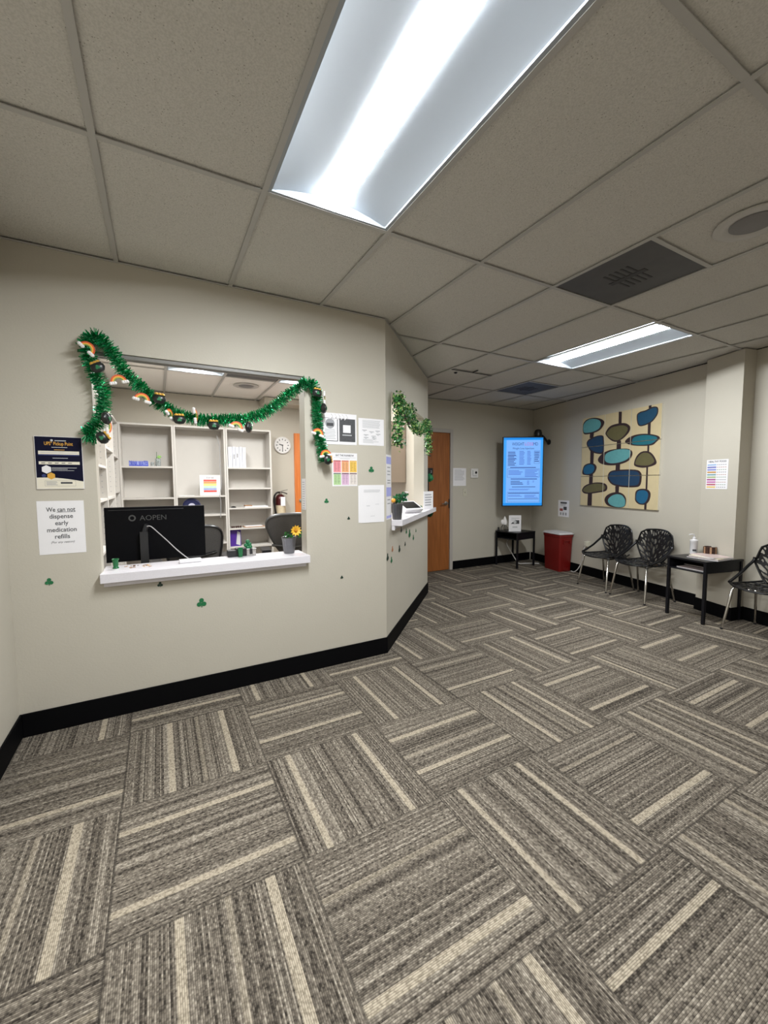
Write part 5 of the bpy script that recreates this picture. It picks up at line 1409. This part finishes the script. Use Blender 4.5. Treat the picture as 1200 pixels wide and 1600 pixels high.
# bits on the near left shelves
b = MB(); b.box(0, .14, 0, .10, 0, .05, M_BLACK); b.tube([(.02, .05, .05), (.07, .05, .09), (.13, .05, .04)], .005, M_BLACK)
tag(b.build('black_device', loc=(-.43, 3.05, 1.2505)), 'small black device on the left wall bookcase shelf above the monitor', 'device')

# wall cabinet seen through the angled window
M_TAUPE = mat('taupe_cabinet', srgb(168, 152, 138), .5, var=.03, scale=12)
t = thing('wall_cabinet', 'taupe hanging cabinet in the office seen through the angled window', 'cabinet', (2.95, 2.62, 1.385))
b = MB(); b.box(-.31, 0, 0, 1.2, 0, .76, M_TAUPE); b.build('body', t, bevel=.002)
for k in range(2):
    b = MB(); b.box(-.333, -.312, .004 + .60 * k, .596 + .60 * k, .003, .757, M_WHITE); d_ = b.build('door', t, bevel=.002)
    b = MB(); b.tube([(-.355, .55 - .5 * k + .6 * k, .05), (-.355, .55 - .5 * k + .6 * k, .17)], .005, M_STEEL, n=6); b.build('handle', d_)
t = thing('office_counter', 'low office counter under the hanging cabinet', 'counter', (2.95, 2.62, 0))
b = MB(); b.box(-.60, 0, 0, 1.2, 0, .87, M_TAUPE); b.build('body', t)
b = MB(); b.box(-.62, 0, -.01, 1.21, .8705, .905, M_SILL); b.build('worktop', t, bevel=.003)
t = thing('letter_tray', 'stack of tan letter trays on the low office counter', 'letter tray', (2.56, 2.78, .906))
for k in range(5):
    b = MB(); b.box(-.12, .16, -.13, .17, .055 * k, .055 * k + .006, M_BK2); b.box(-.12, .16, .16, .17, .055 * k, .055 * k + .05, M_BK2); b.box(-.11, .15, -.12, .15, .055 * k + .006, .055 * k + .018, M_PAPER); b.build('tray', t)
b = MB(); b.ball((0, 0, .03), .035, M_BK1, 10, 6); b.ball((.04, .03, .025), .028, M_CLOUD, 10, 6)
tag(b.build('small_ornament', loc=(2.60, 2.75, 1.150), smooth=True), 'small brown and white ornament on top of the letter trays', 'ornament')

# office chairs
M_MESH = mat('charcoal_mesh', (.085, .08, .078), .6, var=.3, scale=120)
M_CFR = mat('chair_frame_grey', (.06, .058, .056), .35)
def office_chair(label, loc, rz, W_, top, frame_m, mesh_m, taper):
    t = thing('office_chair', label, 'office chair', loc, rz, 'mesh office chairs')
    zb, zt = .60, top
    o_ = []
    for q in range(28):
        a_ = 2 * PI * q / 28; ca, sa_ = math.cos(a_), math.sin(a_)
        ex = math.copysign(abs(ca) ** .55, ca); ez = math.copysign(abs(sa_) ** .55, sa_)
        z = (zb + zt) / 2 + (zt - zb) / 2 * ez; f_ = (z - zb) / (zt - zb)
        hw = W_ / 2 * (1 - taper * (1 - f_) ** 1.4)
        o_.append((hw * ex, .05 * (1 - ex * ex) + .06 * f_, z))
    b = MB(); b.tube(o_, .019, frame_m, n=8, closed=True, flat=.6); b.build('back_frame', t, smooth=True)
    b = MB(); c_ = (0, .08, (zb + zt) / 2); v = [c_] + o_
    b.add(v, [(0, 1 + k, 1 + (k + 1) % 28) for k in range(28)], mesh_m); b.build('back_mesh', t, smooth=True)
    b = MB(); b.tube([(-W_ * .36, .03, zb + .14), (0, .10, zb + .12), (W_ * .36, .03, zb + .14)], .02, frame_m, n=8, flat=.7); b.build('lumbar_bar', t, smooth=True)
    b = MB(); b.prism(rr(.25, .24, .08), .44, .50, M_BLACK, T=Matrix.Translation((0, -.22, 0))); b.build('seat', t, bevel=.01)
    b = MB(); b.tube([(0, .03, .62), (0, .06, .52), (0, -.05, .42), (0, -.2, .43)], .028, M_BLACK, n=8); b.tube([(0, -.2, .10), (0, -.2, .44)], .025, M_BLACK, n=10); b.build('post', t, smooth=True)
    for s_ in (-1, 1):
        b = MB(); b.tube([(s_ * .24, -.15, .46), (s_ * .30, -.12, .50), (s_ * .30, -.10, .66)], .018, M_BLACK, n=8); b.box(s_ * .30 - .045, s_ * .30 + .045, -.25, .03, .66, .69, M_BLACK); b.build('armrest', t, smooth=True)
    for k in range(5):
        a_ = 2 * PI * k / 5 + .3; b = MB(); b.tube([(0, -.2, .11), (.29 * math.cos(a_), -.2 + .29 * math.sin(a_), .07)], [.024, .014], M_BLACK, n=8)
        lg = b.build('leg', t, smooth=True)
        b = MB(); b.lathe([(.026, -.012), (.028, 0), (.026, .012)], M_BLACK, T=frame_matrix((.29 * math.cos(a_), -.2 + .29 * math.sin(a_), .029), a_, PI / 2), n=14); b.build('caster', lg, smooth=True)
    return t
office_chair('large grey mesh office chair at the right side of the service window', (1.42, 2.38, 0), math.radians(172), .68, 1.065, M_CFR, M_MESH, .62)
office_chair('black mesh office chair directly behind the monitor', (.43, 2.25, 0), math.radians(186), .50, 1.00, M_BLACK, M_MESH, .15)
